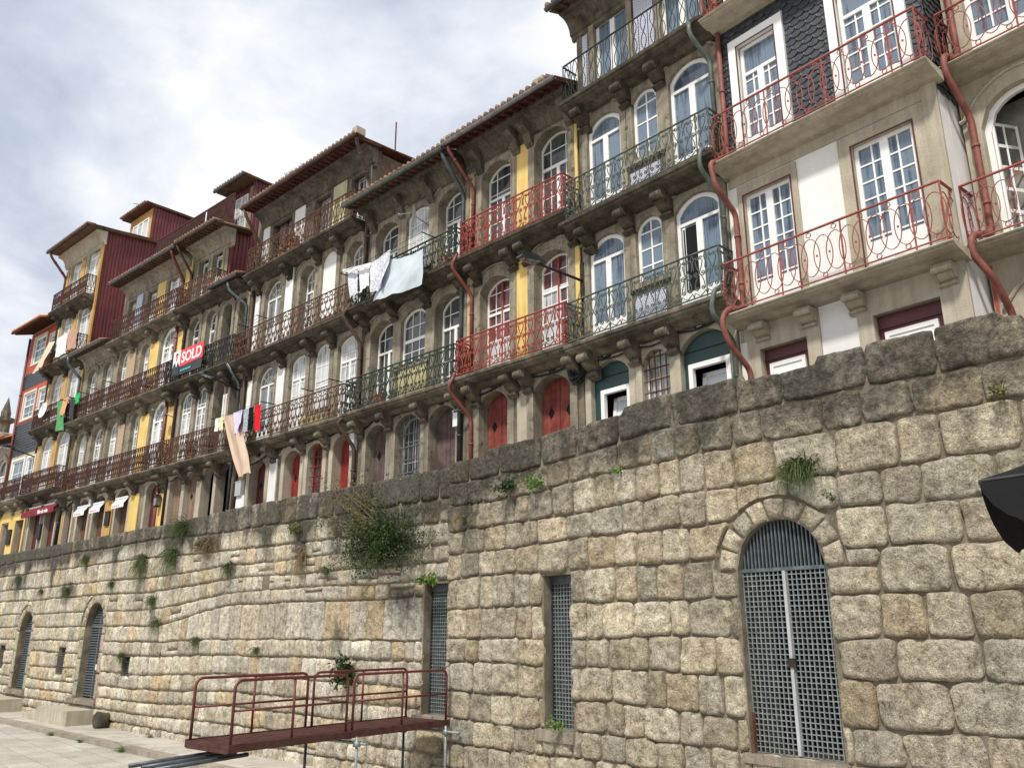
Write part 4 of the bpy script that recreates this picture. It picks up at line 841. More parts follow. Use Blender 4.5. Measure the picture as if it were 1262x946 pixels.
mb = MB(); corr(mb, uu(-42.755), 2.25, 6.5, 23.26, lambda y: 25.35); mb.box(uu(-45.3), uu(-42.77), 6.3, 6.5, 22.9, 25.3); mb.box(uu(-45.4), uu(-45.2), 2.4, 6.3, 22.9, 25.3); G.put(mb, 'dormer_flank', 'corr_red')
mb = MB(); mb.box(uu(-45.4), uu(-42.77), 2.25, 2.38, 22.9, 25.3); G.put(mb, 'dormer_front', 'ochre')
G.window(O(-44.9, -43.0, 23.6, 24.8), (1, 1, 1), [], 'white_wood', 'pane_white', 2.19, .08, mid=.12)
G.eave(-45.7, -42.6, 25.36, -1.85, .02, 6.6, cove=False, gut=None, soffit='soffit_red', rafters=False)
for z in (9.6, 12.95, 16.25, 19.45): G.slab(-47.25, -42.8, z, 'granite_dark', .62, .36, (-46.9, -45., -43.), railG)
G.eave(-47.6, -42.5, 22.9, .95, .1, 5., cove=True, gut='pipe_brown', soffit='soffit_brown', rafters=False, wallm='granite_light')
G.pipe([(-47.3, -1., 22.85), (-47.25, -.9, 22.6), (-47.1, -.08, 21.6), (-47.1, -.08, 13.2)], 'pipe_brown', .07)
G.pipe([(-43.3, -.66, 16.1), (-43.3, -.6, 15.7), (-42.9, -.08, 15.0), (-42.9, -.08, GZ)], 'zinc_dark', .075)

# ------------------------------------------------------------------ house J: red and slate bands with sash windows
J = House('narrow far house banded in red paint and dark slate with cream sash windows', -44, 11.35, 5.5)
uu = J.u
opsJ = [O(-50.05, -48.5, 17.25, 18.75), O(-47.95, -46.95, 17.3, 18.5), O(-50.25, -48.7, 14.1, 15.55), O(-48.2, -47.05, 14.1, 15.45), O(-50.3, -48.7, 9.7, 11.8), O(-48.25, -47.3, 9.7, 11.75), O(-50.2, -49.4, GZ + .02, 8.4), O(-48.4, -47.4, GZ + .02, 8.5)]
J.wall(-50.75, -47.2, 19.2, opsJ, 'granite_light'); J.body(-50.75, -47.2, 19.1, m='slate')
for z0, z1, m in ((16.75, 19.1, 'red_paint'), (13.9, 15.85, 'red_paint')):
    mb = MB(); x0, x1 = uu(-50.7), uu(-47.22)
    mb.fill([(x0, z0), (x0, z1), (x1, z1), (x1, z0)], [arch(uu(o['x0']) - .02, uu(o['x1']) + .02, o['zb'], o['zs'] + .02, 0) for o in opsJ if z0 < o['zb'] < z1], -.03, -.005); J.put(mb, 'painted_band', m)
mb = MB()
for z0, z1 in ((15.86, 16.74), (12.1, 13.88)):
    for k in range(int((z1 - z0) / .15) + 1):
        z = z0 + k * .15; mb.profile([(-.005, min(z + .17, z1)), (-.025, min(z + .17, z1)), (-.045, z), (-.005, z)], uu(-50.7), uu(-47.22))
    J.put(mb, 'slate_cladding', 'slate'); mb = MB()

for i, o in enumerate(opsJ[:6]):
    J.window(o, (2,), [(o['zb'] + o['zs']) / 2 + .35, (o['zb'] + o['zs']) / 2 - .4], 'white_wood', 'pane_blue', .02, .1, .03, sash=(o['zb'] + o['zs']) / 2)
    mb = MB(); x0, x1 = uu(o['x0']), uu(o['x1']); mb.ring(arch(x0 - .1, x1 + .1, o['zb'], o['zs'] + .1, 0), arch(x0 + .01, x1 - .01, o['zb'], o['zs'] - .01, 0), -.06, .02); mb.box(x0 - .12, x1 + .12, -.07, .02, o['zb'] - .1, o['zb']); J.put(mb, 'window_casing', 'cream_wood' if i < 4 else 'white_wood')
J.panel(-50.72, -50.3, GZ, 8.9, 'yellow', -.055); J.panel(-49.32, -48.45, GZ, 8.9, 'yellow', -.055); J.panel(-47.36, -47.22, GZ, 8.9, 'yellow', -.055); J.panel(-50.3, -47.36, 8.5, 9.0, 'yellow', -.057)
for o in opsJ[6:]: J.door(o, 'brown_wood', 1, .2)
J.slab(-51.6, -47.35, 9.55, 'granite', .62, .36, (-50.6, -48.9, -47.6), dict(m='iron_maroon', kind='lyre', t=.013, h=.98))
J.eave(-50.9, -47.1, 19.0, .9, .3, 5., cove=False, gut='soffit_red', soffit='soffit_red', tile='roof_orange')
J.pipe([(-50.72, -.1, 18.9), (-50.72, -.1, GZ)], 'pipe_dred', .07)

# ------------------------------------------------------------------ house K at the far left edge
K = House('pale stone house with an arched window under a tiled roof at the left edge', -44, 11.35, 5.5)
uu = K.u
opsK = [O(-52.6, -51.25, 9.7, 11.6, .55), O(-55., -53.7, 9.7, 11.6, .55), O(-52.5, -51.4, GZ + .02, 8.4), O(-55., -53.8, GZ + .02, 8.4)]
K.wall(-57.5, -50.78, 12.9, opsK, 'granite_light'); K.body(-57.5, -50.78, 12.85, m='slate')
for o in opsK: K.surround(o, 'granite_light', .18, .24)
for o in opsK[:2]: K.window(o, (1, 1), [], 'white_wood', 'pane_dark', .1, .09, transom=11.2)
for o in opsK[2:]: K.door(o, 'brown_wood', 2, .25)
K.panel(-57.4, -52.75, GZ, 8.6, 'yellow', -.055); K.panel(-51.2, -50.8, GZ, 8.6, 'yellow', -.055)
K.slab(-57.5, -51.65, 9.55, 'granite', .62, .36, (-55.9, -53.2, -52.), dict(m='iron_maroon', kind='lyre', t=.013, h=.98))
K.eave(-57.5, -50.8, 12.95, .8, .45, 4.5, cove=False, gut='pipe_dred', soffit='soffit_brown', tile='roof_orange')

# ------------------------------------------------------------------ quay walls of rusticated granite
def sstep(a, b, x): t = max(0., min(1., (x - a) / (b - a))); return t * t * (3 - 2 * t)
class Quay:
    def __init__(s, X, Y, a, label):
        s.r = R(a); s.X = X; s.Y = Y; s.e = empty('quay_wall', (X, Y, 0), s.r); tag(s.e, label, 'stone wall', 'quay walls')
        s.V = []; s.F = []; s.T = []; s.G = []
    def u(s, X): return (X - s.X) / math.cos(s.r)
    def w(s, X, y, z): u = s.u(X); return Vector((s.X + u * math.cos(s.r) - y * math.sin(s.r), s.Y + u * math.sin(s.r) + y * math.cos(s.r), z))
    def patch(s, P, nx, nz, tint, depth, edge, wd, ht, rough, grime, seed, rc=.3):
        """one dressed stone: P(a,b) maps 0..1 squares to (u,z)"""
        o = len(s.V)
        for j in range(nz + 1):
            for i in range(nx + 1):
                a = i / nx; b = j / nz
                # denser rows near the edges
                a = .5 - .5 * math.cos(math.pi * a) * (.75 + .25 * abs(math.cos(math.pi * a))); b = .5 - .5 * math.cos(math.pi * b) * (.75 + .25 * abs(math.cos(math.pi * b)))
                sa, sb = 2 * a - 1, 2 * b - 1
                k = 1 - rc * .22 * (abs(sa) ** 5) * (abs(sb) ** 5)
                u, z = P(.5 + sa * k * .5, .5 + sb * k * .5)
                da = (1 - abs(sa)) * wd * .5; db = (1 - abs(sb)) * ht * .5; d = min(da, db)
                e = min(1., d / edge); e = math.sqrt(max(0, 1 - (1 - e) ** 2))
                n1 = noise.noise((u * 1.9, z * 1.9, seed)); n2 = noise.noise((u * 6., z * 6., seed * .7)); n3 = noise.noise((u * 17., z * 17., seed))
                wob = .040 * noise.noise((u * 3.3, z * 3.3, seed + 9)) + .016 * noise.noise((u * 11, z * 11, seed + 3))
                y = .035 - (depth + .035) * e - rough * (n1 * .9 + n2 * .75 + n3 * .45) * (.35 + .65 * e)
                s.V.append((u + wob * (1 - e * .6), y, z + wob * .8 * (1 - e * .6)))
                s.T.append(tint); s.G.append(grime(u, z))
        for j in range(nz):
            for i in range(nx):
                q = o + j * (nx + 1) + i; s.F.append((q, q + 1, q + nx + 2, q + nx + 1))
    def finish(s, name='masonry'):
        me = bpy.data.meshes.new(name); me.from_pydata(s.V, [], s.F); me.polygons.foreach_set('use_smooth', [True] * len(me.polygons))
        a = me.attributes.new('tint', 'FLOAT_COLOR', 'POINT'); a.data.foreach_set('color', [c for t in s.T for c in (*t, 1.)])
        a = me.attributes.new('grime', 'FLOAT', 'POINT'); a.data.foreach_set('value', s.G)
        me.materials.append(M['stone']); o = bpy.data.objects.new(name, me); COL.objects.link(o); o.parent = s.e; return o
    def core(s, X0, X1, top, ops, m, y0=.02, th=.9):
        a, b = s.u(X0), s.u(X1); n = 24
        outer = [(a, -.6)] + [(a + (b - a) * i / n, top(X0 + (X1 - X0) * i / n) - .06) for i in range(n + 1)] + [(b, -.6)]
        mb = MB(); mb.fill(outer, [arch(s.u(o['x0']), s.u(o['x1']), o['zb'], o['zs'], o['rise'], 14) for o in ops], y0, th); mb.build('mortar_core', m, s.e)
        mb = MB()
        for o in ops: mb.box(s.u(o['x0']) - .1, s.u(o['x1']) + .1, th + .003, th + .1, o['zb'] - .1, o['zs'] + o['rise'] + .1)
        mb.build('dark_recess', 'dark', s.e)
    def stones(s, X0, X1, rowz, ops, width, style, grime, pal, skip=None):
        nr = len(rowz(X0)) - 1
        for r in range(nr):
            X = X0 - rnd.uniform(0, .5)
            while X < X1:
                wd = width(r, X); a, b = max(X, X0), min(X + wd, X1); X += wd
                if b - a < .10: continue
                if skip and skip(r, (a + b) / 2): continue
                za, zb_ = rowz((a + b) / 2)[r], rowz((a + b) / 2)[r + 1]
                pieces = [(a, b, za, zb_)]
                if style(r, a).get('split') and rnd.random() < style(r, a)['split']:
                    m = (za + zb_) / 2 + rnd.uniform(-.08, .08); pieces = [(a, b, za, m), (a, b, m, zb_)]
                for o in ops:
                    new = []
                    x0, x1, z0, z1 = o['x0'], o['x1'], o['zb'], o['zs']
                    for (p, q, c, d) in pieces:
                        if q <= x0 or p >= x1 or d <= z0 or c >= z1: new.append((p, q, c, d)); continue
                        if x0 - p > .10: new.append((p, x0 - .01, c, d))
                        if q - x1 > .10: new.append((x1 + .01, q, c, d))
                        if z0 - c > .10: new.append((max(p, x0), min(q, x1), c, z0))
                        if d - z1 > .10 and o['rise'] == 0: new.append((max(p, x0), min(q, x1), z1, d))
                        elif o['rise'] and d - z1 > .02: new.append((max(p, x0), min(q, x1), z1 + .01, d))
                    pieces = new
                for (p, q, c, d) in pieces: s.stone(p, q, c, d, rowz, r, (za, zb_), ops, style(r, p), grime, pal)
    def stone(s, p, q, c, d, rowz, r, full, ops, st, grime, pal):
        wd, ht = q - p, d - c
        if wd < .07 or ht < .07: return
        g = st.get('gap', .012) * rnd.uniform(.6, 1.5)
        jl, jr = rnd.uniform(-.02, .02), rnd.uniform(-.02, .02); seed = rnd.uniform(0, 99)
        fz0 = (c - full[0]) / (full[1] - full[0]); fz1 = (d - full[0]) / (full[1] - full[0])
        def P(a, b):
            x = p + g + (wd - 2 * g) * a + (jl * (1 - a) + jr * a) * (2 * b - 1) * st.get('skew', 1)
            rz = rowz(x); l, h = rz[r], rz[r + 1]
            t = fz0 + (fz1 - fz0) * b; z = l + (h - l) * t + g * (1 - 2 * b)
            for o in ops:
                if o['rise'] > 0:
                    cx = (o['x0'] + o['x1']) / 2; ro = o['rise'] + o['ring'] + .012; dx, dz = x - cx, z - o['zs']; L = math.hypot(dx, dz)
                    if L < ro and dz > -.02: 
                        L = max(L, .01); x, z = cx + dx / L * ro, o['zs'] + max(dz, .0) / L * ro
                    elif L < ro and abs(dx) < o['rise'] : pass
            return s.u(x), z
        # drop stones swallowed whole by an arch ring
        pts = [P(a, b) for a in (0, .5, 1) for b in (0, .5, 1)]
        if max(k[0] for k in pts) - min(k[0] for k in pts) < .09 or max(k[1] for k in pts) - min(k[1] for k in pts) < .09: return
        for o in ops:
            if o['rise'] > 0:
                cx = (o['x0'] + o['x1']) / 2; ro = o['rise'] + o['ring'] + .012
                ins = sum(1 for i in range(6) for j in range(6) if (lambda x, z: z > o['zs'] - .02 and math.hypot(x - cx, z - o['zs']) < ro)(p + wd * (i + .5) / 6, c + ht * (j + .5) / 6))
                if ins > 27: return
        if any(o['rise'] > 0 for o in ops):
            quad = [P(0, 0), P(1, 0), P(1, 1), P(0, 1)]; ar = abs(sum(quad[i][0] * quad[(i + 1) % 4][1] - quad[(i + 1) % 4][0] * quad[i][1] for i in range(4))) / 2
            if ar < .016: return
        t = rnd.choice(pal(r, p)); v = rnd.uniform(.76, 1.16); hu = rnd.uniform(-.025, .025); tint = (t[0] * v * (1 + hu), t[1] * v, t[2] * v * (1 - hu))
        cell = st.get('cell', .06)
        s.patch(P, max(4, min(24, int(wd / cell))), max(4, min(16, int(ht / cell))), tint, st['depth'] * rnd.uniform(.7, 1.25), min(st['edge'] * rnd.uniform(.8, 1.3), min(wd, ht) * .48), wd, ht, st['rough'], grime, seed, st.get('rc', .5))
    def voussoirs(s, o, n, pal, grime, depth=.05):
        cx = s.u((o['x0'] + o['x1']) / 2); r0, r1 = o['rise'] + .005, o['rise'] + o['ring']
        for k in range(n):
            a0, a1 = math.pi * (1 - k / n), math.pi * (1 - (k + 1) / n); rr = r1 + rnd.uniform(-.04, .0)
            def P(a, b):
                an = a0 + (a1 - a0) * (.02 + .96 * a); r_ = r0 + (rr - r0) * b; return cx + math.cos(an) * r_, o['zs'] + math.sin(an) * r_
            t = rnd.choice(pal); v = rnd.uniform(.85, 1.12)
            s.patch(P, 8, 6, tuple(k2 * v for k2 in t), depth, .05, abs(a1 - a0) * r1, r1 - r0, .014, grime, rnd.uniform(0, 99), .2)
        for sg, xe in ((-1, o['x0']), (1, o['x1'])):      # jamb blocks
            if not o.get('jambs'): continue
            z = o['zb']
            while z < o['zs'] - .05:
                h = min(rnd.uniform(.55, .9), o['zs'] - z)
                if o['zs'] - z - h < .25: h = o['zs'] - z
                x0 = s.u(xe) if sg > 0 else s.u(xe) - o['ring']; zz = z
                P = lambda a, b: (x0 + .004 + (o['ring'] - .008) * a, zz + .006 + (h - .012) * b)
                t = rnd.choice(pal); s.patch(P, 6, 9, tuple(k2 * rnd.uniform(.85, 1.1) for k2 in t), depth, .04, o['ring'], h, .012, grime, rnd.uniform(0, 99), .2); z += h
palR = [(.50, .445, .345), (.46, .415, .33), (.53, .475, .37), (.485, .42, .31), (.44, .41, .34), (.55, .50, .40), (.47, .425, .335), (.48, .44, .355)]
palL = [(.62, .56, .45), (.57, .51, .40), (.68, .64, .555), (.57, .525, .44), (.60, .495, .345), (.67, .615, .50), (.65, .61, .53), (.58, .535, .45)]
QR = Quay(-13.5, 11.2, -1.5, 'right hand quay wall of big pillowed granite blocks around the grated arched gateway')
rA = [-.1, .25, .66, 1.12, 1.5, 1.95, 2.5, 3.0, 3.56, 4.15, 4.68, 5.17, 5.75, 6.28, 6.85]
rB = [-.1, .22, .6, 1.05, 1.48, 1.96, 2.52, 2.96, 3.53, 4.11, 4.62, 5.07, 5.59, 6.06, 6.62]
def rowR(X):
    t = sstep(-11.5, -7.5, X); out = []
    for i, (a, b) in enumerate(zip(rA, rB)):
        z = b + (a - b) * t + (.055 * noise.noise((X * .45, i * 3.7, 1.)) + .03 * noise.noise((X * 1.6, i * 5.1, 4.)) if 0 < i < 14 else 0)
        out.append(z)
    out[14] += .06 * noise.noise((X * .9, 2., 2.)) + (-.07 if (int((X + 40) * .83) % 3 == 1) else .03)
    return out
gate = O(-6.655, -5.285, 1.48, 3.95, .685, ring=.33, jambs=False); dR = O(-10.72, -10.03, 1.48, 4.06, 0)
opsR = [gate, dR]
def grR(u, z):
    X = QR.X + u; g = .47 * sstep(5.3, 6.35, z + .35 * noise.noise((X * .8, z, 3.)))
    g += .42 * sstep(3.6, 6.2, z) * max(0, noise.noise((X * 2.3, z * .35, 7.)) + .15)
    g += .38 * sstep(-10.2, -13.6, X) * sstep(3.6, 5.6, z) + .18 * sstep(1.2, .2, z); return g - .06
QR.stones(-13.48, 4., rowR, opsR, lambda r, X: (rnd.uniform(.7, 1.35) if r == 13 else rnd.uniform(.5, 1.0) if X > -6.5 else rnd.uniform(.34, .76)),
          lambda r, X: dict(depth=.05 if r < 13 else .05, edge=.048 if r < 13 else .06, rough=.050, gap=.004, cell=.034, split=.012, rc=.55 if r < 13 else .3), grR, lambda r, X: palR)
QR.voussoirs(gate, 9, palR, grR, .028); QR.finish()
QR.core(-13.5, 4., lambda X: rowR(X)[14] - .12, opsR, 'mortar', .018)
QL = Quay(-13.6, 11.35, 2.5, 'long left hand quay wall of small pale granite courses with louvred arched doors')
lA = [-.1, .35, .75, 1.18, 1.55, 1.97, 2.47, 2.9, 3.79, 4.12, 4.5, 4.87, 5.3, 5.83, 6.52]
lB = [-.1, .3, .62, .97, 1.34, 1.8, 2.33, 2.76, 3.25, 3.75, 4.31, 4.78, 5.41, 5.95, 6.44]
def rowL(X):
    t = sstep(-28, -22, X); return [b + (a - b) * t + (.05 * noise.noise((X * .3, i * 3.7, 11.)) + .022 * noise.noise((X * 1.3, i * 5.1, 14.)) if 0 < i < 14 else (.02 * noise.noise((X * .7, 2., 2.)) if i else 0)) for i, (a, b) in enumerate(zip(lA, lB))]
d1 = O(-39.95, -38.45, .86, 3.1, .75, ring=.27, jambs=True); d2 = O(-32.95, -31.35, .86, 3.25, .8, ring=.3, jambs=True)
v1 = O(-35.2, -34.45, 1.58, 2.5, 0); v2 = O(-29.4, -28.78, 1.7, 2.3, 0); v3 = O(-42.1, -41.3, 1.6, 2.5, 0); dL = O(-14.42, -13.62, 1.46, 4.06, 0)
opsL = [d1, d2, v1, v2, v3, dL]
def cl(o): return dict(o, x0=o['x0'] - o.get('ring', 0), x1=o['x1'] + o.get('ring', 0)) if o.get('jambs') else o
STAIN = [(-26.2, 6.0, .45, 1.6), (-28.6, 5.3, .35, 1.5), (-24.2, 5.5, .6, 1.), (-19.3, 5.6, .5, 1.4), (-22.8, 4.8, .3, .9), (-27.5, 4.0, .2, 1.3), (-33.6, 5.6, .3, 1.), (-35., 4.6, .9, .7), (-40.9, 5.2, .5, 1.4), (-30.9, 5.8, .4, 1.8), (-37., 5.9, .5, 1.5), (-21., 5.9, .4, 1.2), (-17.4, 3.0, .3, 1.), (-15., 3.8, .9, 1.2)]
def stain(X, z):
    g = 0
    for x, zz, w_, l in STAIN:
        if abs(X - x) < 2.5 * w_ and zz - l < z < zz + .4: g += .62 * math.exp(-((X - x + .15 * noise.noise((X, z, 2.))) / w_) ** 2) * (1 - max(0, zz - z) / l) * sstep(zz + .4, zz, z)
    return min(g, .7)
def grL(u, z):
    X = QL.X + u; g = .52 * sstep(5.35, 6.0, z + .25 * noise.noise((X * .8, z, 3.)))
    g += stain(X, z) + .55 * sstep(3.0, 6.0, z) * max(0, noise.noise((X * 1.9, z * .3, 7.)) + .08)
    g += .35 * sstep(-19.5, -16, X) * sstep(3.7, 5.2, z) + .12 * sstep(-33, -40, X) + .25 * sstep(.8, 0., z) * max(0, .4 + noise.noise((X, z, 5.)))
    return g - .10
def widL(r, X):
    if r == 13: return rnd.uniform(.9, 1.8) if X < -24 else rnd.uniform(.6, 1.1)
    if r == 7 and X > -23: return rnd.uniform(.55, 1.15)
    if r in (9, 10, 11) and -23.5 < X < -17.5: return rnd.uniform(.2, .55)
    return rnd.uniform(.32, .85)
def styL(r, X):
    d = dict(depth=.055, edge=.042, rough=.026, gap=.007, cell=.055, split=.035, rc=.35)
    if r >= 12: d.update(depth=.05, edge=.035, rough=.016, split=0)
    if r == 7 and X > -23: d.update(depth=.03, edge=.025, rough=.007, rc=.1, split=0, gap=.005)
    if r in (9, 10, 11) and -23.5 < X < -17.5: d.update(split=.3, rough=.024, depth=.03)
    if r < 7 and X < -24: d.update(depth=.06, edge=.075, rough=.018, rc=.6)
    if X > -17 and r != 7: d.update(depth=.06, edge=.08, rough=.02, rc=.7)
    return d
QL.stones(-62, -13.52, rowL, [cl(o) for o in opsL], widL, styL, grL, lambda r, X: ([(.62, .575, .49), (.60, .545, .45), (.60, .50, .355), (.57, .535, .47)] if (r == 7 and X > -23) else palL), skip=lambda r, X: r in (9, 10) and -22.5 < X < -18 and rnd.random() < .16)
for o in (d1, d2): QL.voussoirs(o, 9, [(.48, .43, .33), (.52, .46, .35), (.47, .43, .35)], grL, .03)
QL.finish(); QL.core(-62, -13.5, lambda X: rowL(X)[14], opsL, 'mortar_l', .012)
# return face where the right wall stands proud of the left one, sills and lintel slabs
mb = MB(); mb.box(QR.u(-10.85), QR.u(-9.95), -.10, .3, 1.30, 1.475); mb.box(QR.u(-6.75), QR.u(-5.2), -.06, .5, 1.36, 1.475); mb.build('sill', 'granite', QR.e)
mb = MB(); mb.box(QL.u(-14.6), QL.u(-13.56), -.10, .45, 1.3, 1.455); mb.box(QL.u(-40.3), QL.u(-38.1), -.14, .5, .70, .855); mb.box(QL.u(-33.4), QL.u(-30.95), -.14, .5, .70, .855); mb.build('sill', 'granite', QL.e)
def grating(q, o, y, parent, name, pitch=.072, top=None):
    mb = MB(); x0, x1 = q.u(o['x0']) + .01, q.u(o['x1']) - .01; zt = (top or o['zs']) - .01; n = round((x1 - x0) / pitch); k = round((zt - o['zb']) / pitch)
    for i in range(n + 1): x = x0 + (x1 - x0) * i / n; mb.box(x - .007, x + .007, y, y + .03, o['zb'] + .01, zt)
    for i in range(k + 1): z = o['zb'] + .01 + (zt - o['zb'] - .01) * i / k; mb.box(x0, x1, y + .004, y + .026, z - .0065, z + .0065)
    return mb.build(name, 'galv', parent)
g = grating(QR, gate, .13, QR.e, 'gate')
mb = MB(); x0, x1 = QR.u(gate['x0']), QR.u(gate['x1']); cx = (x0 + x1) / 2
for i in range(1, 23): x = x0 + (x1 - x0) * i / 23; mb.box(x - .011, x + .011, .125, .165, 3.95, 3.95 + math.sqrt(max(0, .68 ** 2 - (x - cx) ** 2)))
mb.box(x0, x1, .115, .17, 3.92, 3.97); mb.build('fan_bars', 'galv_d', g)
mb = MB(); mb.box(cx - .022, cx + .022, .10, .17, 1.5, 3.92); mb.build('meeting_stile', 'grey_plastic', g); mb = MB(); mb.box(cx - .05, cx + .07, .08, .12, 2.62, 2.74); mb.build('lock', 'iron_black', g)
mb = MB(); mb.box(x0 - .0, x0 + .03, .06, .18, 1.48, 2.0); mb.box(x1 - .03, x1, .06, .18, 1.48, 2.0); mb.build('jamb_post', 'brown_wood', g)
for q, o in ((QR, dR), (QL, dL)):
    g = grating(q, dict(o, zb=o['zb'] + .0, zs=o['zs'] - .13), .22, q.e, 'grated_door'); mb = MB(); x0, x1 = q.u(o['x0']), q.u(o['x1'])
    mb.box(x0 + .003, x1 - .003, .2, .27, o['zs'] - .14, o['zs'] - .004); mb.box(x0 + .003, x0 + .03, .2, .27, o['zb'], o['zs'] - .14); mb.box(x1 - .03, x1 - .003, .2, .27, o['zb'], o['zs'] - .14); mb.build('door_frame', 'zinc_dark', g)
for o in (d1, d2):
    mb = MB(); x0, x1 = QL.u(o['x0']) + .01, QL.u(o['x1']) - .01; z = o['zb'] + .05
    while z < o['zs'] + o['rise'] - .05:
        hw = (x1 - x0) / 2 if z < o['zs'] else math.sqrt(max(.0, (o['rise']) ** 2 - (z - o['zs']) ** 2)); c = (x0 + x1) / 2
        if hw > .08: mb.profile([(.28, z), (.22, z + .012), (.28, z + .075), (.295, z + .075), (.295, z)], c - hw, c + hw)
        z += .088
    d = mb.build('louvred_door', 'galv_d', QL.e); mb = MB(); mb.box((x0 + x1) / 2 - .02, (x0 + x1) / 2 + .02, .205, .29, o['zb'], o['zs'] + .3); mb.box(x0, x1, .21, .29, o['zs'] - .03, o['zs'] + .03); mb.build('door_frame', 'zinc', d)
    mb = MB(); mb.box((x0 + x1) / 2 + .12, (x0 + x1) / 2 + .22, .19, .23, 1.8, 1.98); mb.build('lock', 'white_plastic', d)
for o in (v1, v2, v3):
    mb = MB(); z = o['zb'] + .02
    while z < o['zs'] - .06: mb.profile([(.16, z), (.10, z + .01), (.16, z + .06), (.17, z)], QL.u(o['x0']) + .01, QL.u(o['x1']) - .01); z += .075
    mb.build('vent_grille', 'galv_d', QL.e)

# ------------------------------------------------------------------ ground
def sheet(name, pts, z, m):
    me = bpy.data.meshes.new(name); me.from_pydata([(x, y, z) for x, y in pts], [], [tuple(range(len(pts)))]); me.materials.append(M[m])
    o = bpy.data.objects.new(name, me); COL.objects.link(o); tag(o, kind='structure'); return o
def street_material():
    m, t, b = nt('street_slabs'); L = t.links; co = N(t, 'ShaderNodeTexCoord')
    mp = N(t, 'ShaderNodeMapping'); mp.inputs['Rotation'].default_value = (0, 0, R(2.5)); L.new(co.outputs['Object'], mp.inputs[0])
    br = N(t, 'ShaderNodeTexBrick', Scale=1.); br.inputs['Brick Width'].default_value = 1.3; br.inputs['Row Height'].default_value = .75; br.inputs['Mortar Size'].default_value = .012; br.offset = .37
    br.inputs['Color1'].default_value = (.46, .43, .375, 1); br.inputs['Color2'].default_value = (.36, .335, .29, 1); br.inputs['Mortar'].default_value = (.25, .23, .195, 1); L.new(mp.outputs[0], br.inputs['Vector'])
    n = N(t, 'ShaderNodeTexNoise', Scale=.9, Detail=8., Roughness=.7); L.new(co.outputs['Object'], n.inputs['Vector'])
    c = mixc(t, 'MULTIPLY', 1., br.outputs['Color'], ramp(t, n.outputs['Fac'], [(.3, g3(.72)), (.6, g3(1.12))]).outputs[0])
    n2 = N(t, 'ShaderNodeTexNoise', Scale=40., Detail=5.); L.new(co.outputs['Object'], n2.inputs['Vector'])
    c = mixc(t, 'MULTIPLY', 1., c, ramp(t, n2.outputs['Fac'], [(.35, g3(.75)), (.6, g3(1.1))]).outputs[0]); L.new(c, b.inputs['Base Color']); b.inputs['Roughness'].default_value = .8
    bp = N(t, 'ShaderNodeBump', Strength=.4, Distance=.02); L.new(n2.outputs['Fac'], bp.inputs['Height']); L.new(bp.outputs[0], b.inputs['Normal']); return m
M['street_slabs'] = street_material()
sheet('ground', [(-400, -300), (300, -300), (300, 500), (-400, 500)], -.012, 'street_slabs')
def strip(name, y0, y1, z0, z1, m, X0=-62, X1=-13.5):
    mb = MB(); x = QL.u(X0)
    while x < QL.u(X1):
        w = rnd.uniform(1.0, 1.7) if m == 'kerb' else 60
        mb.box(x + .004, min(x + w - .004, QL.u(X1)), y0, y1, z0, z1 - (rnd.uniform(0, .008) if m == 'kerb' else 0)); x += w
    o = mb.build(name, m); o.location = (QL.X, QL.Y, 0); o.rotation_euler = (0, 0, QL.r); tag(o, kind='structure')
strip('pavement', -1.32, .1, -.2, .118, 'pave', X1=0); strip('kerb', -1.60, -1.325, -.2, .128, 'kerb', X1=0)
mb = MB(); mb.box(-62, 5, .9, 4.5, GZ - 2, GZ); o = mb.build('upper_street', 'upper'); o.location = (0, 11.4, 0); tag(o, kind='structure')

def thing(mb, name, m, label, cat, group=None, smooth=False): return tag(recentre(mb.build(name, m, None, smooth)), label, cat, group)
def wbox(mb, q, X0, X1, y0, y1, z0, z1):
    o = len(mb.v); mb.box(0, 1, 0, 1, 0, 1)
    mb.v[o:] = [tuple(q.w(X0 + (X1 - X0) * x, y0 + (y1 - y0) * y, z0 + (z1 - z0) * z)) for x, y, z in mb.v[o:]]
mb = MB(); wbox(mb, QL, -41.3, -38.0, -.95, .0, 0, .58); thing(mb, 'stone_step', 'granite_light', 'large block step below the leftmost louvred arched door', 'steps', 'stone steps at the quay doors')
mb = MB(); wbox(mb, QL, -33.9, -31.0, -.9, .0, 0, .58); wbox(mb, QL, -35.2, -33.905, -.9, .0, 0, .30); thing(mb, 'stone_step', 'granite_light', 'two level block steps leading up to the second louvred arched door', 'steps', 'stone steps at the quay doors')
for X, h, w_, l in ((-29.75, .5, .42, 'dark rounded stone stump against the wall right of the two level steps'),):
    bm = bmesh.new(); bmesh.ops.create_icosphere(bm, subdivisions=3, radius=1.)
    c = QL.w(X, -.28, 0)
    for v in bm.verts:
        n_ = v.co.copy(); k = 1 + .14 * noise.noise(n_ * 1.7 + Vector((X, 0, 0))); q_ = [math.copysign(abs(t_) ** .5, t_) for t_ in n_]; v.co = Vector((q_[0] * w_ * .5, q_[1] * .22, (q_[2] * .5 + .5) * h)) * k
    me = bpy.data.meshes.new('stone_block'); bm.to_mesh(me); bm.free(); me.materials.append(M['granite_dark']); me.polygons.foreach_set('use_smooth', [True] * len(me.polygons))
    o = bpy.data.objects.new('stone_block', me); COL.objects.link(o); o.location = (c.x, c.y, .1); tag(o, l, 'stone')

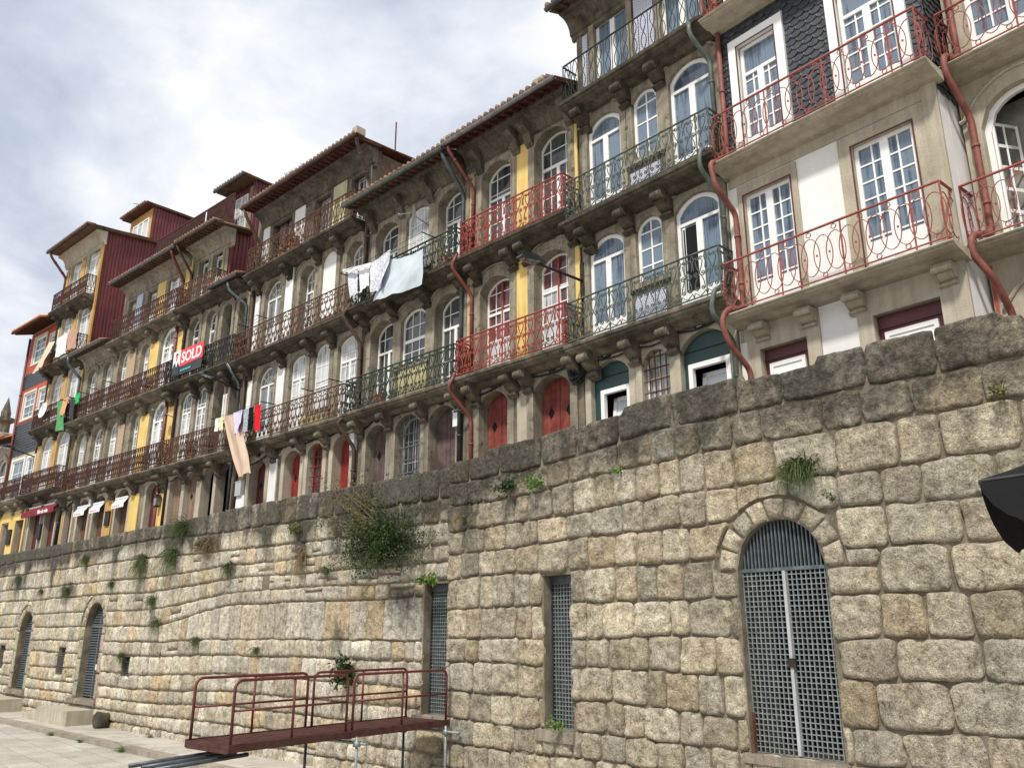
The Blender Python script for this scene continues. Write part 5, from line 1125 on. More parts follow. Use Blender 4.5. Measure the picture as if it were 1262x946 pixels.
# ------------------------------------------------------------------ red gangway
gw = empty('gangway', (-13.2, 6.2, 0), R(7.2)); tag(gw, 'dark red steel gangway with double tube handrails on scaffold legs', 'gangway')
for y0, y1 in ((0, 2.36), (2.38, 4.85)):
    mb = MB(); mb.box(-.56, .56, y0 + .004, y1 - .004, 1.405, 1.44)
    for i in range(int((y1 - y0) / .1)): mb.box(-.54, .54, y0 + .05 + i * .1, y0 + .09 + i * .1, 1.435, 1.448)
    d = mb.build('deck', 'deck', gw); mb = MB()
    for x in (-.6, .565): mb.box(x, x + .035, y0, y1, 1.345, 1.46)
    for y in (y0, (y0 + y1) / 2, y1 - .05): mb.box(-.565, .565, y + .002, y + .05, 1.33, 1.402)
    mb.build('deck_frame', 'deck', d)
    for x in (-.55, .55):
        mb = MB(); a, b = y0 + .06, y1 - .06; pts = [(x, a, 1.44), (x, a, 2.24)]
        for k in range(1, 6): an = math.pi / 2 * k / 5; pts.append((x, a + .13 - .13 * math.cos(an), 2.24 + .13 * math.sin(an)))
        for k in range(0, 6): an = math.pi / 2 * k / 5; pts.append((x, b - .13 + .13 * math.sin(an), 2.24 + .13 * math.cos(an)))
        pts += [(x, b, 1.44)]; mb.tube(pts, .024, 8); mb.tube([(x, a, 1.93), (x, b, 1.93)], .019, 8); mb.tube([(x, (a + b) / 2, 1.44), (x, (a + b) / 2, 2.37)], .021, 8)
        mb.build('handrail', 'rail_red', gw, True)
for x, y, m in ((-.5, 2.3, 'zinc_dark'), (.62, 2.5, 'galv'), (-.3, 4.5, 'zinc_dark'), (.62, 4.72, 'galv')):
    mb = MB(); mb.tube([(x, y, 0.11), (x, y, 1.36)], .026, 8); mb.tube([(x, y, .11), (x, y, .12)], .08, 8); mb.box(x - .05, x + .05, y - .045, y + .045, 1.2, 1.29); mb.build('scaffold_leg', m, gw, True)
mb = MB(); mb.tube([(-.75, 2.55, 1.25), (.8, 2.55, 1.25)], .025, 8); mb.build('scaffold_beam', 'galv', gw, True); mb = MB(); mb.tube([(-.75, 4.75, 1.25), (.95, 4.75, 1.25)], .025, 8); mb.build('scaffold_beam', 'galv', gw, True)
for x in (-.38, -.08, .24):
    mb = MB(); mb.tube([(x, -.95 + .1 * x, 1.2), (x, .6, 1.245)], .033, 8); mb.build('scaffold_tube', 'zinc_dark', gw, True)

# ------------------------------------------------------------------ street lamps on the facades
def lamp(base, head, label):
    base, head = Vector(base), Vector(head); r = empty('street_lamp', base); tag(r, label, 'street lamp', 'lamps on wall brackets')
    d = head - base; mb = MB(); mb.tube([(0, 0, 0), tuple(d * .5), tuple(d * .98)], .032, 8); mb.build('arm', 'iron_black', r, True)
    mb = MB(); mb.box(-.06, .06, -.03, .03, -.45, .45); mb.build('wall_bracket', 'iron_black', r)
    f = Vector((d.x, d.y, 0)).normalized(); sd = Vector((-f.y, f.x, 0)); hb = MB(); lb = MB()
    pr = [(-.18, .05), (-.1, .11), (.1, .12), (.34, .1), (.48, .05), (.5, .0), (-.18, -.0)]
    for a, (bb, w_) in ((hb, (pr, .17)), (lb, ([(-.02, .0), (.42, .0), (.42, -.02), (-.02, -.02)], .13))):
        vs = []
        for s_ in (-1, 1): vs += [d + f * x + sd * (w_ * s_ * (1 if -.1 < x < .4 else .6)) + Vector((0, 0, z)) for x, z in bb]
        n = len(bb); a.add(vs, [(i, (i + 1) % n, n + (i + 1) % n, n + i) for i in range(n)] + [tuple(range(n)), tuple(range(2 * n - 1, n - 1, -1))])
    h = hb.build('lamp_head', 'zinc_dark', r); lb.build('lamp_glass', 'pane_grey', h)
lamp(B.w(-11.74, -.03, 10.95), (-11.9, 12.25, 11.02), 'flat grey lamp head on a straight arm between the red and green balconied houses')
lamp(F.w(-27.98, -.03, 11.55), (-27.5, 11.8, 11.68), 'flat lamp on an arm beside the dark open arches, above the peach sheet')
lamp(J.w(-47.35, -.03, 11.7), (-46.75, 10.2, 11.86), 'leftmost lamp, on an arm below the slate band of the narrow far house')

# ------------------------------------------------------------------ laundry
def cloth_sheet(h, c, y, m, label, name='laundry', cat='laundry', amp=.05, k=9., group='laundry on the balconies', nx=40, nz=22, sag=0., ybot=None, parent=None):
    (ax, az), (bx, bz), (cx, cz), (dx, dz) = c; mb = MB(); sd = rnd.uniform(0, 50); vs = []
    for j in range(nz + 1):
        t = j / nz
        for i in range(nx + 1):
            s_ = i / nx; x = (ax * (1 - s_) + bx * s_) * (1 - t) + (dx * (1 - s_) + cx * s_) * t; z = (az * (1 - s_) + bz * s_) * (1 - t) + (dz * (1 - s_) + cz * s_) * t
            z += -sag * math.sin(math.pi * s_) * (1 - .3 * t) + .02 * math.sin(s_ * 17 + sd) * t
            q = amp * (.25 + .75 * t) * (math.sin(k * s_ + 1.2 * noise.noise((s_ * 3, t * 1.5, sd)) * 2 + sd) + .9 * noise.noise((s_ * 6, t * 1.6, sd + 5)) + .45 * noise.noise((s_ * 14 + t * 3, t * 3, sd + 8)))
            vs.append(tuple(h.w(x, (y if ybot is None else y + (ybot - y) * t) + q, z)))
    mb.add(vs, [(j * (nx + 1) + i, j * (nx + 1) + i + 1, (j + 1) * (nx + 1) + i + 1, (j + 1) * (nx + 1) + i) for j in range(nz) for i in range(nx)])
    return thing(mb, name, m, label, cat, group, True)
cloth_sheet(D, [(-18.35, 13.42), (-16.72, 13.2), (-16.74, 12.18), (-19.0, 12.30)], -.88, 'c_blue', 'pale blue bed sheet hanging in front of the dark stone house', 'bed_sheet', 'sheet', .06, 8., sag=.10)
cloth_sheet(D, [(-19.0, 13.46), (-18.05, 13.60), (-18.35, 12.55), (-18.85, 12.5)], -.99, 'c_print', 'white patterned nightshirt draped over the blue sheet', 'nightshirt', 'clothing', .07, 7.)
cloth_sheet(D, [(-20.28, 13.62), (-19.78, 13.55), (-19.72, 12.75), (-20.1, 12.72)], -.92, 'c_print', 'leftmost white patterned towel beside the blue sheet', 'towel', 'towel', .03, 5.)
cloth_sheet(D, [(-19.68, 13.54), (-19.14, 13.48), (-19.12, 12.83), (-19.62, 12.72)], -.92, 'c_white', 'plain white towel between the patterned towel and the nightshirt', 'towel', 'towel', .03, 5.)
cloth_sheet(D, [(-20.4, 13.70), (-18.95, 13.46), (-18.97, 13.34), (-20.38, 13.56)], -1.02, 'c_white', 'white cloth rolled along the line above the towels', 'rolled_cloth', 'laundry', .03, 12., nz=6)
cloth_sheet(Eh, [(-27.3, 10.26), (-26.15, 10.22), (-25.05, 8.02), (-25.9, 7.98)], -.95, 'c_peach', 'long peach coloured sheet hanging down over the wall of the ground floor', 'bed_sheet', 'sheet', .07, 8.)
cloth_sheet(Eh, [(-26.45, 10.25), (-25.85, 10.27), (-25.9, 9.55), (-26.25, 9.4)], -1.0, 'c_lilac', 'lilac shirt beside the peach sheet', 'shirt', 'clothing', .05, 8.)
cloth_sheet(Eh, [(-25.88, 10.27), (-25.55, 10.27), (-25.52, 9.5), (-25.85, 9.42)], -.95, 'c_check', 'checked grey shirt between the lilac and black ones', 'shirt', 'clothing', .04, 8.)
cloth_sheet(Eh, [(-25.52, 10.27), (-25.2, 10.27), (-25.2, 9.48), (-25.5, 9.5)], -.95, 'c_black', 'black shirt next to the bright red one', 'shirt', 'clothing', .04, 8.)
cloth_sheet(Eh, [(-25.16, 10.28), (-24.74, 10.26), (-24.66, 9.38), (-25.12, 9.36)], -.95, 'c_red', 'bright red shirt on the line', 'shirt', 'clothing', .04, 8.)
cloth_sheet(Eh, [(-27.9, 10.3), (-27.62, 10.3), (-27.6, 9.82), (-27.86, 9.85)], -.93, 'c_white', 'small white garment left of the yellow one', 'garment', 'clothing', .03, 8.)
cloth_sheet(Eh, [(-27.6, 10.3), (-27.33, 10.28), (-27.3, 9.84), (-27.56, 9.82)], -.93, 'c_yellow', 'small pale yellow garment beside the peach sheet', 'garment', 'clothing', .03, 8.)
cloth_sheet(G, [(-43.75, 13.86), (-42.95, 13.8), (-42.5, 12.25), (-43.4, 12.32)], -.66, 'c_green', 'long green towel over the far balcony rail', 'towel', 'towel', .03, 6.)
cloth_sheet(G, [(-42.9, 13.85), (-42.2, 13.85), (-42.35, 12.98), (-43.0, 13.05)], -.72, 'c_orange', 'orange cloth beside the long green towel', 'towel', 'towel', .04, 6.)
cloth_sheet(G, [(-42.05, 13.73), (-41.55, 13.67), (-41.4, 12.5), (-41.9, 12.7)], -.68, 'c_dark', 'dark grey trousers hanging on the far balcony', 'trousers', 'clothing', .04, 6.)
cloth_sheet(G, [(-41.58, 13.82), (-41.05, 13.85), (-40.98, 13.35), (-41.4, 13.3)], -.68, 'c_bgreen', 'small vivid green cloth on the far balcony', 'cloth', 'laundry', .04, 6.)
cloth_sheet(G, [(-46.0, 17.45), (-45.1, 17.3), (-45.6, 16.0), (-46.9, 15.85)], -.75, 'c_beige', 'beige blanket slung out over the ochre house balcony', 'blanket', 'laundry', .06, 4., ybot=-1.0)
cloth_sheet(G, [(-45.05, 17.5), (-43.95, 17.5), (-43.85, 16.4), (-45.0, 16.4)], -.66, 'c_sheer', 'sheer white cloth over the ochre house balcony', 'cloth', 'laundry', .04, 9.)
cloth_sheet(G, [(-43.8, 17.5), (-42.7, 17.45), (-42.65, 16.45), (-43.7, 16.45)], -.66, 'c_brown', 'tan brown blanket at the right end of the ochre house balcony', 'blanket', 'laundry', .04, 5.)
def dryer(h, X0, X1, z, y1, label):
    mb = MB()
    for X in (X0, X1): mb.tube([tuple(h.w(X, -.5, z)), tuple(h.w(X, y1, z))], .018, 5)
    for k in range(3): y = -.62 + (y1 + .64) * k / 2; mb.tube([tuple(h.w(X0 + (X1 - X0) * t / 6, y, z - .02 * math.sin(math.pi * t / 6))) for t in range(7)], .006, 4)
    thing(mb, 'clothes_line', 'iron_black', label, 'clothes line', 'clothes lines on iron arms')
dryer(D, -20.5, -16.6, 13.6, -1.05, 'clothes line on iron arms carrying the pale blue sheet'); dryer(Eh, -27.95, -24.6, 10.3, -1.05, 'clothes line on iron arms carrying the peach sheet')
dryer(Eh, -26.9, -25.6, 13.62, -.95, 'empty clothes line outside the fanlight window of the white striped house'); dryer(Eh, -22.4, -20.9, 10.32, -.95, 'empty clothes line at the corner of the lower rusty balcony')
dryer(F2, -42.5, -40.5, 13.68, -1., 'empty clothes line beside the far balcony laundry'); dryer(F2, -39.4, -37.8, 13.68, -1., 'empty clothes line in front of the tiled pier')

# ------------------------------------------------------------------ banner
bn = empty('sale_banner', F.w(-31.0, -.66, 12.72), F.r); tag(bn, 'red and dark banner reading SOLD with a small portrait, tied to a balcony', 'banner')
mb = MB(); mb.prism([(-1.18, .06), (1.1, .0), (1.12, .4), (-.62, .34), (-.62, .42), (-1.18, .42)], 0, .006); mb.build('dark_field', 'ban_dark', bn)
mb = MB(); mb.prism([(-.62, .36), (1.14, .42), (1.14, 1.06), (-.62, 1.06)], -.004, .004); mb.build('red_field', 'ban_red', bn)
mb = MB(); mb.prism([(-1.18, .42), (-.63, .42), (-.63, 1.08), (-1.18, 1.08)], -.003, .004); mb.build('portrait_ground', 'ban_white', bn)
mb = MB(); mb.prism([(-1.14, .08), (-.66, .08), (-.66, .46), (-.78, .60), (-.86, .36), (-.90, .36), (-.98, .62), (-1.12, .52)], -.014, -.006); mb.build('portrait_jacket', 'ban_dark', bn)
mb = MB(); mb.prism([(-.89 + .10 * math.cos(q * .449), .80 + .145 * math.sin(q * .449)) for q in range(14)], -.014, -.006); mb.build('portrait_head', 'skin', bn)
mb = MB(); mb.prism([(-1.0, .84), (-.98, .94), (-.89, .99), (-.80, .94), (-.78, .84), (-.82, .90), (-.96, .90)], -.020, -.0145); mb.build('portrait_hair', 'hair', bn)
letters('SOLD', .62, bn, 'ban_white', (.28, -.012, .50), 'lettering', .012)
letters('remax', .14, bn, 'ban_teal', (-.05, -.008, .14), 'lettering') if False else None
mb = MB()
for i in range(7): mb.box(-.5 + i * .12, -.42 + i * .12, -.012, -.006, .15, .22)
mb.build('small_print', 'ban_teal', bn)

# ------------------------------------------------------------------ awnings, dishes, boxes, signs
def awning(h, X0, X1, z, label, m, txt=None, out=.24, drop=.2):
    r = empty('awning', h.w((X0 + X1) / 2, 0, z - .25), h.r); tag(r, label, 'awning', 'awnings over the ground floor doors'); w_ = (X1 - X0) / 2; mb = MB()
    mb.profile([(-.06, .30), (-out, .05), (-out, .03), (-.06, .27)], -w_, w_); mb.build('canopy', m, r); mb = MB()
    n = int(w_ * 2 / .14)
    for i in range(n): x = -w_ + 2 * w_ * i / n; mb.prism([(x, .045), (x + 2 * w_ / n, .045), (x + 2 * w_ / n, .045 - drop * .8), (x + w_ / n, .045 - drop), (x, .045 - drop * .8)], -out - .012, -out - .002)
    v = mb.build('valance', m if txt else 'ban_white', r); mb = MB(); mb.profile([(-.06, .34), (-.12, .34), (-.12, .26), (-.06, .26)], -w_ - .02, w_ + .02); mb.build('cassette', 'white_plastic', r)
    if txt: letters(txt, .26, v, 'ban_white', (w_ * .35, -out - .016, -.13), 'lettering', .006)
    else:
        mb = MB()
        for i in range(int(w_ * 9)): x = -w_ * .8 + i * .17; mb.box(x, x + .1, -out - .02, -out - .014, -.08, -.03)
        mb.build('lettering', 'ban_red', v)
awning(G, -47.0, -43.0, 8.9, 'burgundy awning with white lettering over two far doors', 'awn', 'filha da mãe', .34, .26)
awning(F2, -40.85, -39.75, 8.42, 'small white awning with a red lettered edge, leftmost of three', 'white_plastic'); awning(F2, -39.2, -38.15, 8.42, 'small white awning with a red lettered edge, middle of three', 'white_plastic'); awning(F2, -37.0, -35.9, 8.42, 'small white awning with a red lettered edge, rightmost of three', 'white_plastic')
def dish(pos, aim, rad, label, arm=.5):
    r = empty('satellite_dish', pos); tag(r, label, 'satellite dish', 'satellite dishes'); a = Vector(aim).normalized(); u_ = a.orthogonal().normalized(); v_ = a.cross(u_); mb = MB(); n = 20
    vs = [tuple(a * -.08)]
    for j in range(1, 5):
        for i in range(n): q = 2 * math.pi * i / n; rr = rad * j / 4; vs.append(tuple((u_ * math.cos(q) + v_ * math.sin(q)) * rr + a * (-.08 + .10 * (j / 4) ** 2)))
    mb.add(vs, [(0, 1 + i, 1 + (i + 1) % n) for i in range(n)] + [(1 + (j - 1) * n + i, 1 + j * n + i, 1 + j * n + (i + 1) % n, 1 + (j - 1) * n + (i + 1) % n) for j in range(1, 4) for i in range(n)])
    mb.build('reflector', 'white_plastic', r, True); mb = MB(); mb.tube([tuple(a * -.09), tuple(a * -.09 + Vector((0, .2, -.05))), (0, arm, -.1)], .018, 6); mb.tube([tuple(v_ * -rad * .9), tuple(a * .38)], .012, 5); mb.tube([tuple(a * .34), tuple(a * .44)], .035, 6); mb.build('arm', 'galv', r, True)
dish(D.w(-17.55, -.62, 14.6), (-.60, -.80, .06), .34, 'white satellite dish seen edge on above the blue sheet', .6)
dish(G.w(-45.3, -.72, 13.7), (.12, -.97, .15), .42, 'white round dish fixed to the far balcony rail', .3)
dish(F.w(-32.85, -.5, 11.45), (-.25, -.95, .2), .17, 'small grey dish beside the white arched door of the yellow striped house', .5)
def wallbox(h, X, z, w_, hh, m, label, cat, name, text=None):
    r = MB(); wbox(r, h, X - w_ / 2, X + w_ / 2, -.13, -.005, z - hh / 2, z + hh / 2); wbox(r, h, X - w_ / 2 - .01, X + w_ / 2 + .01, -.145, -.128, z + hh / 2 - .02, z + hh / 2 + .012); return thing(r, name, m, label, cat)
wallbox(Eh, -20.72, 8.5, .2, .5, 'white_plastic', 'white meter box high on the corner right of the red doors', 'meter box', 'meter_box')
wallbox(D, -15.99 - .1, 8.4, .2, .42, 'white_plastic', 'white meter box right of the weathered grey plank door', 'meter box', 'meter_box')
wallbox(Eh, -27.3, 7.85, .4, .5, 'grey_plastic', 'grey cabinet below the peach sheet', 'meter box', 'meter_box')
wallbox(F2, -39.55, 8.6, .26, .4, 'white_plastic', 'white box between two of the small awnings', 'meter box', 'meter_box')
wallbox(F2, -37.62, 7.7, .42, .6, 'black_plastic', 'dark menu board on the orange pier', 'sign', 'menu_board'); wallbox(G, -45.05, 7.7, .4, .7, 'black_plastic', 'dark menu board between the two burgundy doors', 'sign', 'menu_board'); wallbox(J, -48.9, 7.7, .5, .75, 'black_plastic', 'dark menu board on the yellow ground floor wall', 'sign', 'menu_board')
mb = MB(); c = B.w(-11.85, -.15, 8.78)
for i in range(26):
    a = rnd.uniform(0, 6.28); rr = rnd.uniform(.10, .26); o_ = Vector((rnd.uniform(-.05, .05), rnd.uniform(-.06, .04), rnd.uniform(-.08, .08)))
    mb.tube([tuple(c + o_ + Vector((math.cos(q * .5236) * rr, .04 * math.sin(q * 1.1 + a), math.sin(q * .5236) * rr * 1.25))) for q in range(12)], .012, 4, True)
thing(mb, 'cable_coil', 'black_plastic', 'tangled coil of black cable under the green balcony', 'cable coil')
r = empty('wall_lantern', F2.w(-33.05, -.1, 8.0), F2.r); tag(r, 'small black lantern beside the brown drainpipe of the yellow striped house', 'lantern'); mb = MB(); mb.prism([(-.07, -.2), (.07, -.2), (.11, .1), (-.11, .1)], -.2, -.02); mb.build('lantern_glass', 'pane_grey', r)
mb = MB(); mb.prism([(-.13, .102), (.13, .102), (.03, .24), (-.03, .24)], -.22, -.0); mb.box(-.09, .09, -.21, -.01, -.25, -.202); mb.tube([(0, -.1, .24), (0, -.1, .34), (0, .08, .36)], .015, 6); mb.build('lantern_frame', 'iron_black', r)
mb = MB(); mb.tube([(-22.1, 15.4, 19.4), (-22.1, 15.4, 21.1)], .03, 6); thing(mb, 'roof_mast', 'iron_rust', 'thin rusty pole standing behind the ridge of the white striped house', 'mast')
mb = MB(); p = G.w(-43.6, 2.1, 25.5); mb.tube([tuple(p + Vector((.3, 0, .0))), tuple(p + Vector((-.9, -.3, .55)))], .022, 5); thing(mb, 'roof_aerial', 'zinc_dark', 'thin slanting aerial on the roof of the orange dormer', 'aerial')

# ------------------------------------------------------------------ black parasol corner near the camera
C0 = Vector((-1.285, 4.37, 3.79)); rt = Vector((math.sin(R(44)), math.cos(R(44)), 0)); fw = Vector((-math.cos(R(44)), math.sin(R(44)), 0)); H2 = 1.45
cen = C0 + rt * H2 * 1.02 - fw * .1
par = empty('parasol', (cen.x, cen.y, 0)); tag(par, 'black square parasol poking in at the right edge', 'parasol')
cs = [Vector((0, 0, 0)) - (cen - C0).xyz, None, None, None]
c4 = [C0 - Vector((cen.x, cen.y, 0)), fw * H2 + Vector((0, 0, 3.72)), rt * H2 + Vector((0, 0, 3.79)), -fw * H2 + Vector((0, 0, 3.95))]; apex = Vector((0, 0, 4.55)); mb = MB(); n = 14
for k in range(4):
    a, b = c4[k], c4[(k + 1) % 4]; vs = []
    for j in range(n + 1):
        for i in range(n + 1): t = j / n; s_ = i / n; vs.append(tuple(apex.lerp(a.lerp(b, s_), t) - Vector((0, 0, .10 * math.sin(math.pi * t) + .035 * math.sin(math.pi * s_) * t + .012 * math.sin(s_ * 26 + k) * t * t))))
    mb.add(vs, [(j * (n + 1) + i, j * (n + 1) + i + 1, (j + 1) * (n + 1) + i + 1, (j + 1) * (n + 1) + i) for j in range(n) for i in range(n)])
mb.build('canopy', 'black_cloth', par, True); mb = MB()
for k in range(4):
    a, b = c4[k], c4[(k + 1) % 4]; vs = []
    for i in range(61):
        s_ = i / 60; p = a.lerp(b, s_) - Vector((0, 0, .035 * math.sin(math.pi * s_))); e_ = min(1, min(s_, 1 - s_) * 9); ins = (a.lerp(b, .5) - p) * (.10 * (1 - e_)); w_ = .022 * math.sin(s_ * 27) + .006 * math.sin(s_ * 61)
        for q in range(4): f = q / 3; vs.append(tuple(p + ins * f * f + p.normalized() * w_ * f - Vector((0, 0, .26 * f * (.75 + .25 * e_)))))
    mb.add(vs, [(i * 4 + q, i * 4 + q + 1, (i + 1) * 4 + q + 1, (i + 1) * 4 + q) for i in range(60) for q in range(3)])
v = mb.build('valance', 'black_cloth', par, True); mb = MB(); mb.tube([(0, 0, 0), (0, 0, 4.56)], .03, 10); mb.box(-.35, .35, -.35, .35, -.01, .1); mb.build('pole', 'iron_black', par)
mb = MB()
for p in c4: mb.tube([tuple(apex - Vector((0, 0, .05))), tuple(apex.lerp(p, .5) - Vector((0, 0, .12))), tuple(p - Vector((0, 0, .012)))], .010, 6); mb.tube([(0, 0, 3.9), tuple(apex.lerp(p, .5) - Vector((0, 0, .13)))], .009, 6)
mb.build('ribs', 'iron_black', par)
mb = MB()
for k in range(4): mb.tube([tuple(c4[k].lerp(c4[(k + 1) % 4], i / 20) - Vector((0, 0, .035 * math.sin(math.pi * i / 20) - .003))) for i in range(21)], .006, 5)
mb.build('piping', 'zinc_dark', par)

# ------------------------------------------------------------------ plants
def leafquad(mb, p, d, n_, l, w_):
    s_ = d.cross(n_).normalized() * w_; m_ = p + d * l * .5
    mb.add([tuple(p), tuple(m_ + s_ + n_ * l * .06), tuple(p + d * l), tuple(m_ - s_ + n_ * l * .06)], [(0, 1, 2, 3)])
def rv(): return Vector((rnd.gauss(0, 1), rnd.gauss(0, 1), rnd.gauss(0, 1)))
def grass(p, size, label, m='leaf_g', n=120, hang=.6, group='tufts growing from the quay walls', out=.5, wide=1.):
    mb = MB(); p = Vector(p)
    if p.x < -20 and group[0] == 't': size *= 1.3; n = int(n * 1.3)
    for i in range(n):
        b = p + Vector((rnd.gauss(0, .28 * size * wide), rnd.uniform(-.06, .03), rnd.gauss(0, .12 * size)))
        d = Vector((rnd.gauss(0, .5), -rnd.uniform(.2, 1) * out, rnd.uniform(.2, 1.))).normalized(); l = size * rnd.uniform(.35, 1.); g = hang * rnd.uniform(.5, 1.5); pts = []
        for k in range(5): t = k / 4; pts.append(b + d * l * t + Vector((0, 0, -g * l * t * t)))
        w_ = .006 + .006 * rnd.random(); s_ = d.cross(Vector((0, 1, .2))).normalized() * w_
        vs = []
        for k, q in enumerate(pts): f = 1 - (k / 4) ** 1.5 * .9; vs += [tuple(q - s_ * f), tuple(q + s_ * f)]
        mb.add(vs, [(2 * k, 2 * k + 1, 2 * k + 3, 2 * k + 2) for k in range(4)])
    o = mb.build('grass_tuft', m, None, True, 0, False); recentre(o); return tag(o, label, 'grass tuft', group)
def leafy(p, rx, rz, n, label, m='leaf', ls=.05, droop=.3, ry=.25, name='wall_plant', cat='plant', group='leafy plants growing from the quay walls', stems=6, lean=(0, 0)):
    r = empty(name, p); tag(r, label, cat, group); lb = MB(); sb = MB()
    for k in range(stems):
        e = Vector((rnd.gauss(0, .5) * rx + lean[0], -rnd.uniform(.3, 1) * ry, rnd.uniform(-.4, .8) * rz + lean[1])); pts = [Vector((0, .04, 0)), e * .45 + Vector((0, 0, .12 * rz)), e]; sb.tube([tuple(q) for q in pts], .010, 4, r2=.003)
        for q in range(n // stems):
            t = rnd.uniform(.15, 1.05); c = pts[0].lerp(pts[1], t * 2) if t < .5 else pts[1].lerp(pts[2], t * 2 - 1)
            c = c + Vector((rnd.gauss(0, .16) * rx, rnd.gauss(0, .2) * ry - .02, rnd.gauss(0, .16) * rz - droop * rz * abs(rnd.gauss(0, .3)))); c.y = min(c.y, -.02)
            d = (rv() + Vector((0, -.5, -.2))).normalized(); leafquad(lb, c, d, rv().normalized(), ls * rnd.uniform(.6, 1.4), ls * .3)
    lb.build('leaves', m, r, False, 0, False); sb.build('stems', 'stem', r); return r
# the big straggling bush above the gangway
bp_ = QL.w(-15.6, -.05, 5.0); r = empty('wall_bush', bp_); tag(r, 'large straggly dark green bush rooted in the wall above the gangway', 'bush'); lb = MB(); l2 = MB(); sb = MB()
for k in range(95):
    q = rnd.random(); wild = k < 36
    if wild: e = Vector((rnd.uniform(-2.3, -.3), -rnd.uniform(.12, .7), rnd.uniform(.15, 1.65) * (1. if q > .3 else .6)))
    else: e = Vector((rnd.gauss(.1, .78), -rnd.uniform(.15, .8), max(-.75, rnd.gauss(-.12, .36))))
    e = Vector((e.x * 1.12, e.y, e.z * 1.12 + .1)); mid_ = e * .5 + Vector((rnd.gauss(0, .1), -.05, .16)); P3 = [Vector((rnd.gauss(0, .2), .03, rnd.gauss(0, .2)))]; P3 += [P3[0] * .25 + mid_, e]
    crv = [P3[0].lerp(P3[1], t / 5).lerp(P3[1].lerp(P3[2], t / 5), t / 5) for t in range(6)]; sb.tube([tuple(v_) for v_ in crv], .011, 4, r2=.003)
    nl = 55 if wild else 190
    for j in range(nl):
        t = rnd.uniform(.3 if wild else .1, 1.); i_ = min(4, int(t * 5)); c = crv[i_].lerp(crv[i_ + 1], t * 5 - i_) + rv() * (.05 if wild else .10); c.y = min(c.y, -.03)
        leafquad(l2 if (wild and rnd.random() < .75) else lb, c, (rv() + Vector((0, -.4, .1))).normalized(), rv().normalized(), rnd.uniform(.03, .07), .017)
lb.build('leaves', 'leaf', r, False, 0, False); l2.build('sparse_leaves', 'leaf_y', r, False, 0, False); sb.build('stems', 'stem', r)
q = QR.w
grass(q(-5.45, -.08, 5.28), .5, 'dense grass tuft directly above the arched gateway', n=300, hang=1.25, wide=.75, out=.6); leafy(q(-5.05, -.08, 4.82), .12, .1, 40, 'tiny leafy sprig just right of the arched gateway crown', ls=.04, stems=3)
leafy(q(-11.45, -.08, 5.75), .35, .25, 260, 'ferny plant left of the small wall niche, under the coping', 'leaf', .07, ry=.3); leafy(q(-10.65, -.08, 5.72), .3, .22, 200, 'bright fern right of the first ferny plant under the coping', 'leaf_b', .06, ry=.28)
leafy(q(-8.74, -.08, 5.68), .13, .1, 60, 'small pale green sprig below the wall niche', 'leaf_b', .05, stems=4); leafy(q(-10.18, -.1, 1.55), .16, .22, 120, 'green plant on the sill of the free standing grated door', 'leaf_b', .05, stems=5); leafy(q(-2.77, -.08, 5.8), .14, .22, 110, 'small yellowish weed at the right end of the wall under the coping', 'leaf_y', .05, stems=5)
leafy(q(-12.9, -.08, 5.3), .2, .14, 50, 'faint weed in the joint where the two walls meet', 'leaf_y', .05, stems=4)
q = QL.w
grass(q(-25.95, -.06, 6.15), .7, 'bushy grass clump on the coping of the left wall', n=260, hang=.9, out=.7); grass(q(-26.4, -.06, 5.35), .8, 'hanging grass below the coping clump', n=230, hang=1.4, out=.6, wide=.7)
grass(q(-28.6, -.06, 5.25), .75, 'dark grass beard hanging left of the coping clump', n=220, hang=1.5, wide=.6); grass(q(-24.2, -.06, 5.5), .6, 'wide dry grass patch right of the coping clump', 'leaf_dry', n=220, hang=1., wide=1.6); leafy(q(-24.4, -.06, 5.55), .6, .2, 150, 'low leafy mat among the dry grass', 'leaf', .06)
leafy(q(-19.4, -.06, 5.6), .5, .22, 220, 'leafy clump halfway between coping grass and bush', 'leaf_y', .06); grass(q(-19.1, -.06, 4.9), .7, 'dry straggling grass under the halfway clump', 'leaf_dry', n=140, hang=1.6, wide=.6)
leafy(q(-16.75, -.1, 2.15), .3, .5, 420, 'tall spiky green plant behind the gangway rail', 'leaf', .11, ry=.35, stems=12); leafy(q(-14.0, -.12, 4.1), .36, .16, 240, 'bright fern over the doorway at the end of the gangway', 'leaf_b', .08, ry=.3)
for X, z, s_, l in ((-18.0, 4.5, .35, 'small hanging weed left of the bush'), (-24.3, 2.8, .3, 'little tuft low on the middle of the left wall'), (-22.8, 4.8, .4, 'dark tuft on the rubble patch'), (-27.5, 4.0, .5, 'thin beard of grass down a joint'), (-30.9, 4.65, .35, 'tuft beside the second arched door top'), (-40.9, 5.2, .55, 'tuft at the far left end of the wall'), (-35.0, 4.5, .5, 'wide tuft on the ledge above the wall vent'), (-29.3, 2.3, .3, 'tuft on top of the small square vent'), (-33.6, 5.6, .5, 'tuft under the coping above the second door'), (-27.0, 3.3, .5, 'long weed below the thin beard of grass'), (-37.8, 4.6, .35, 'tuft above and right of the first arched door'), (-20.9, 2.6, .25, 'lone sprig on the smooth ashlar course')):
    grass(q(X, -.05, z), s_, l, n=110, hang=1.1)
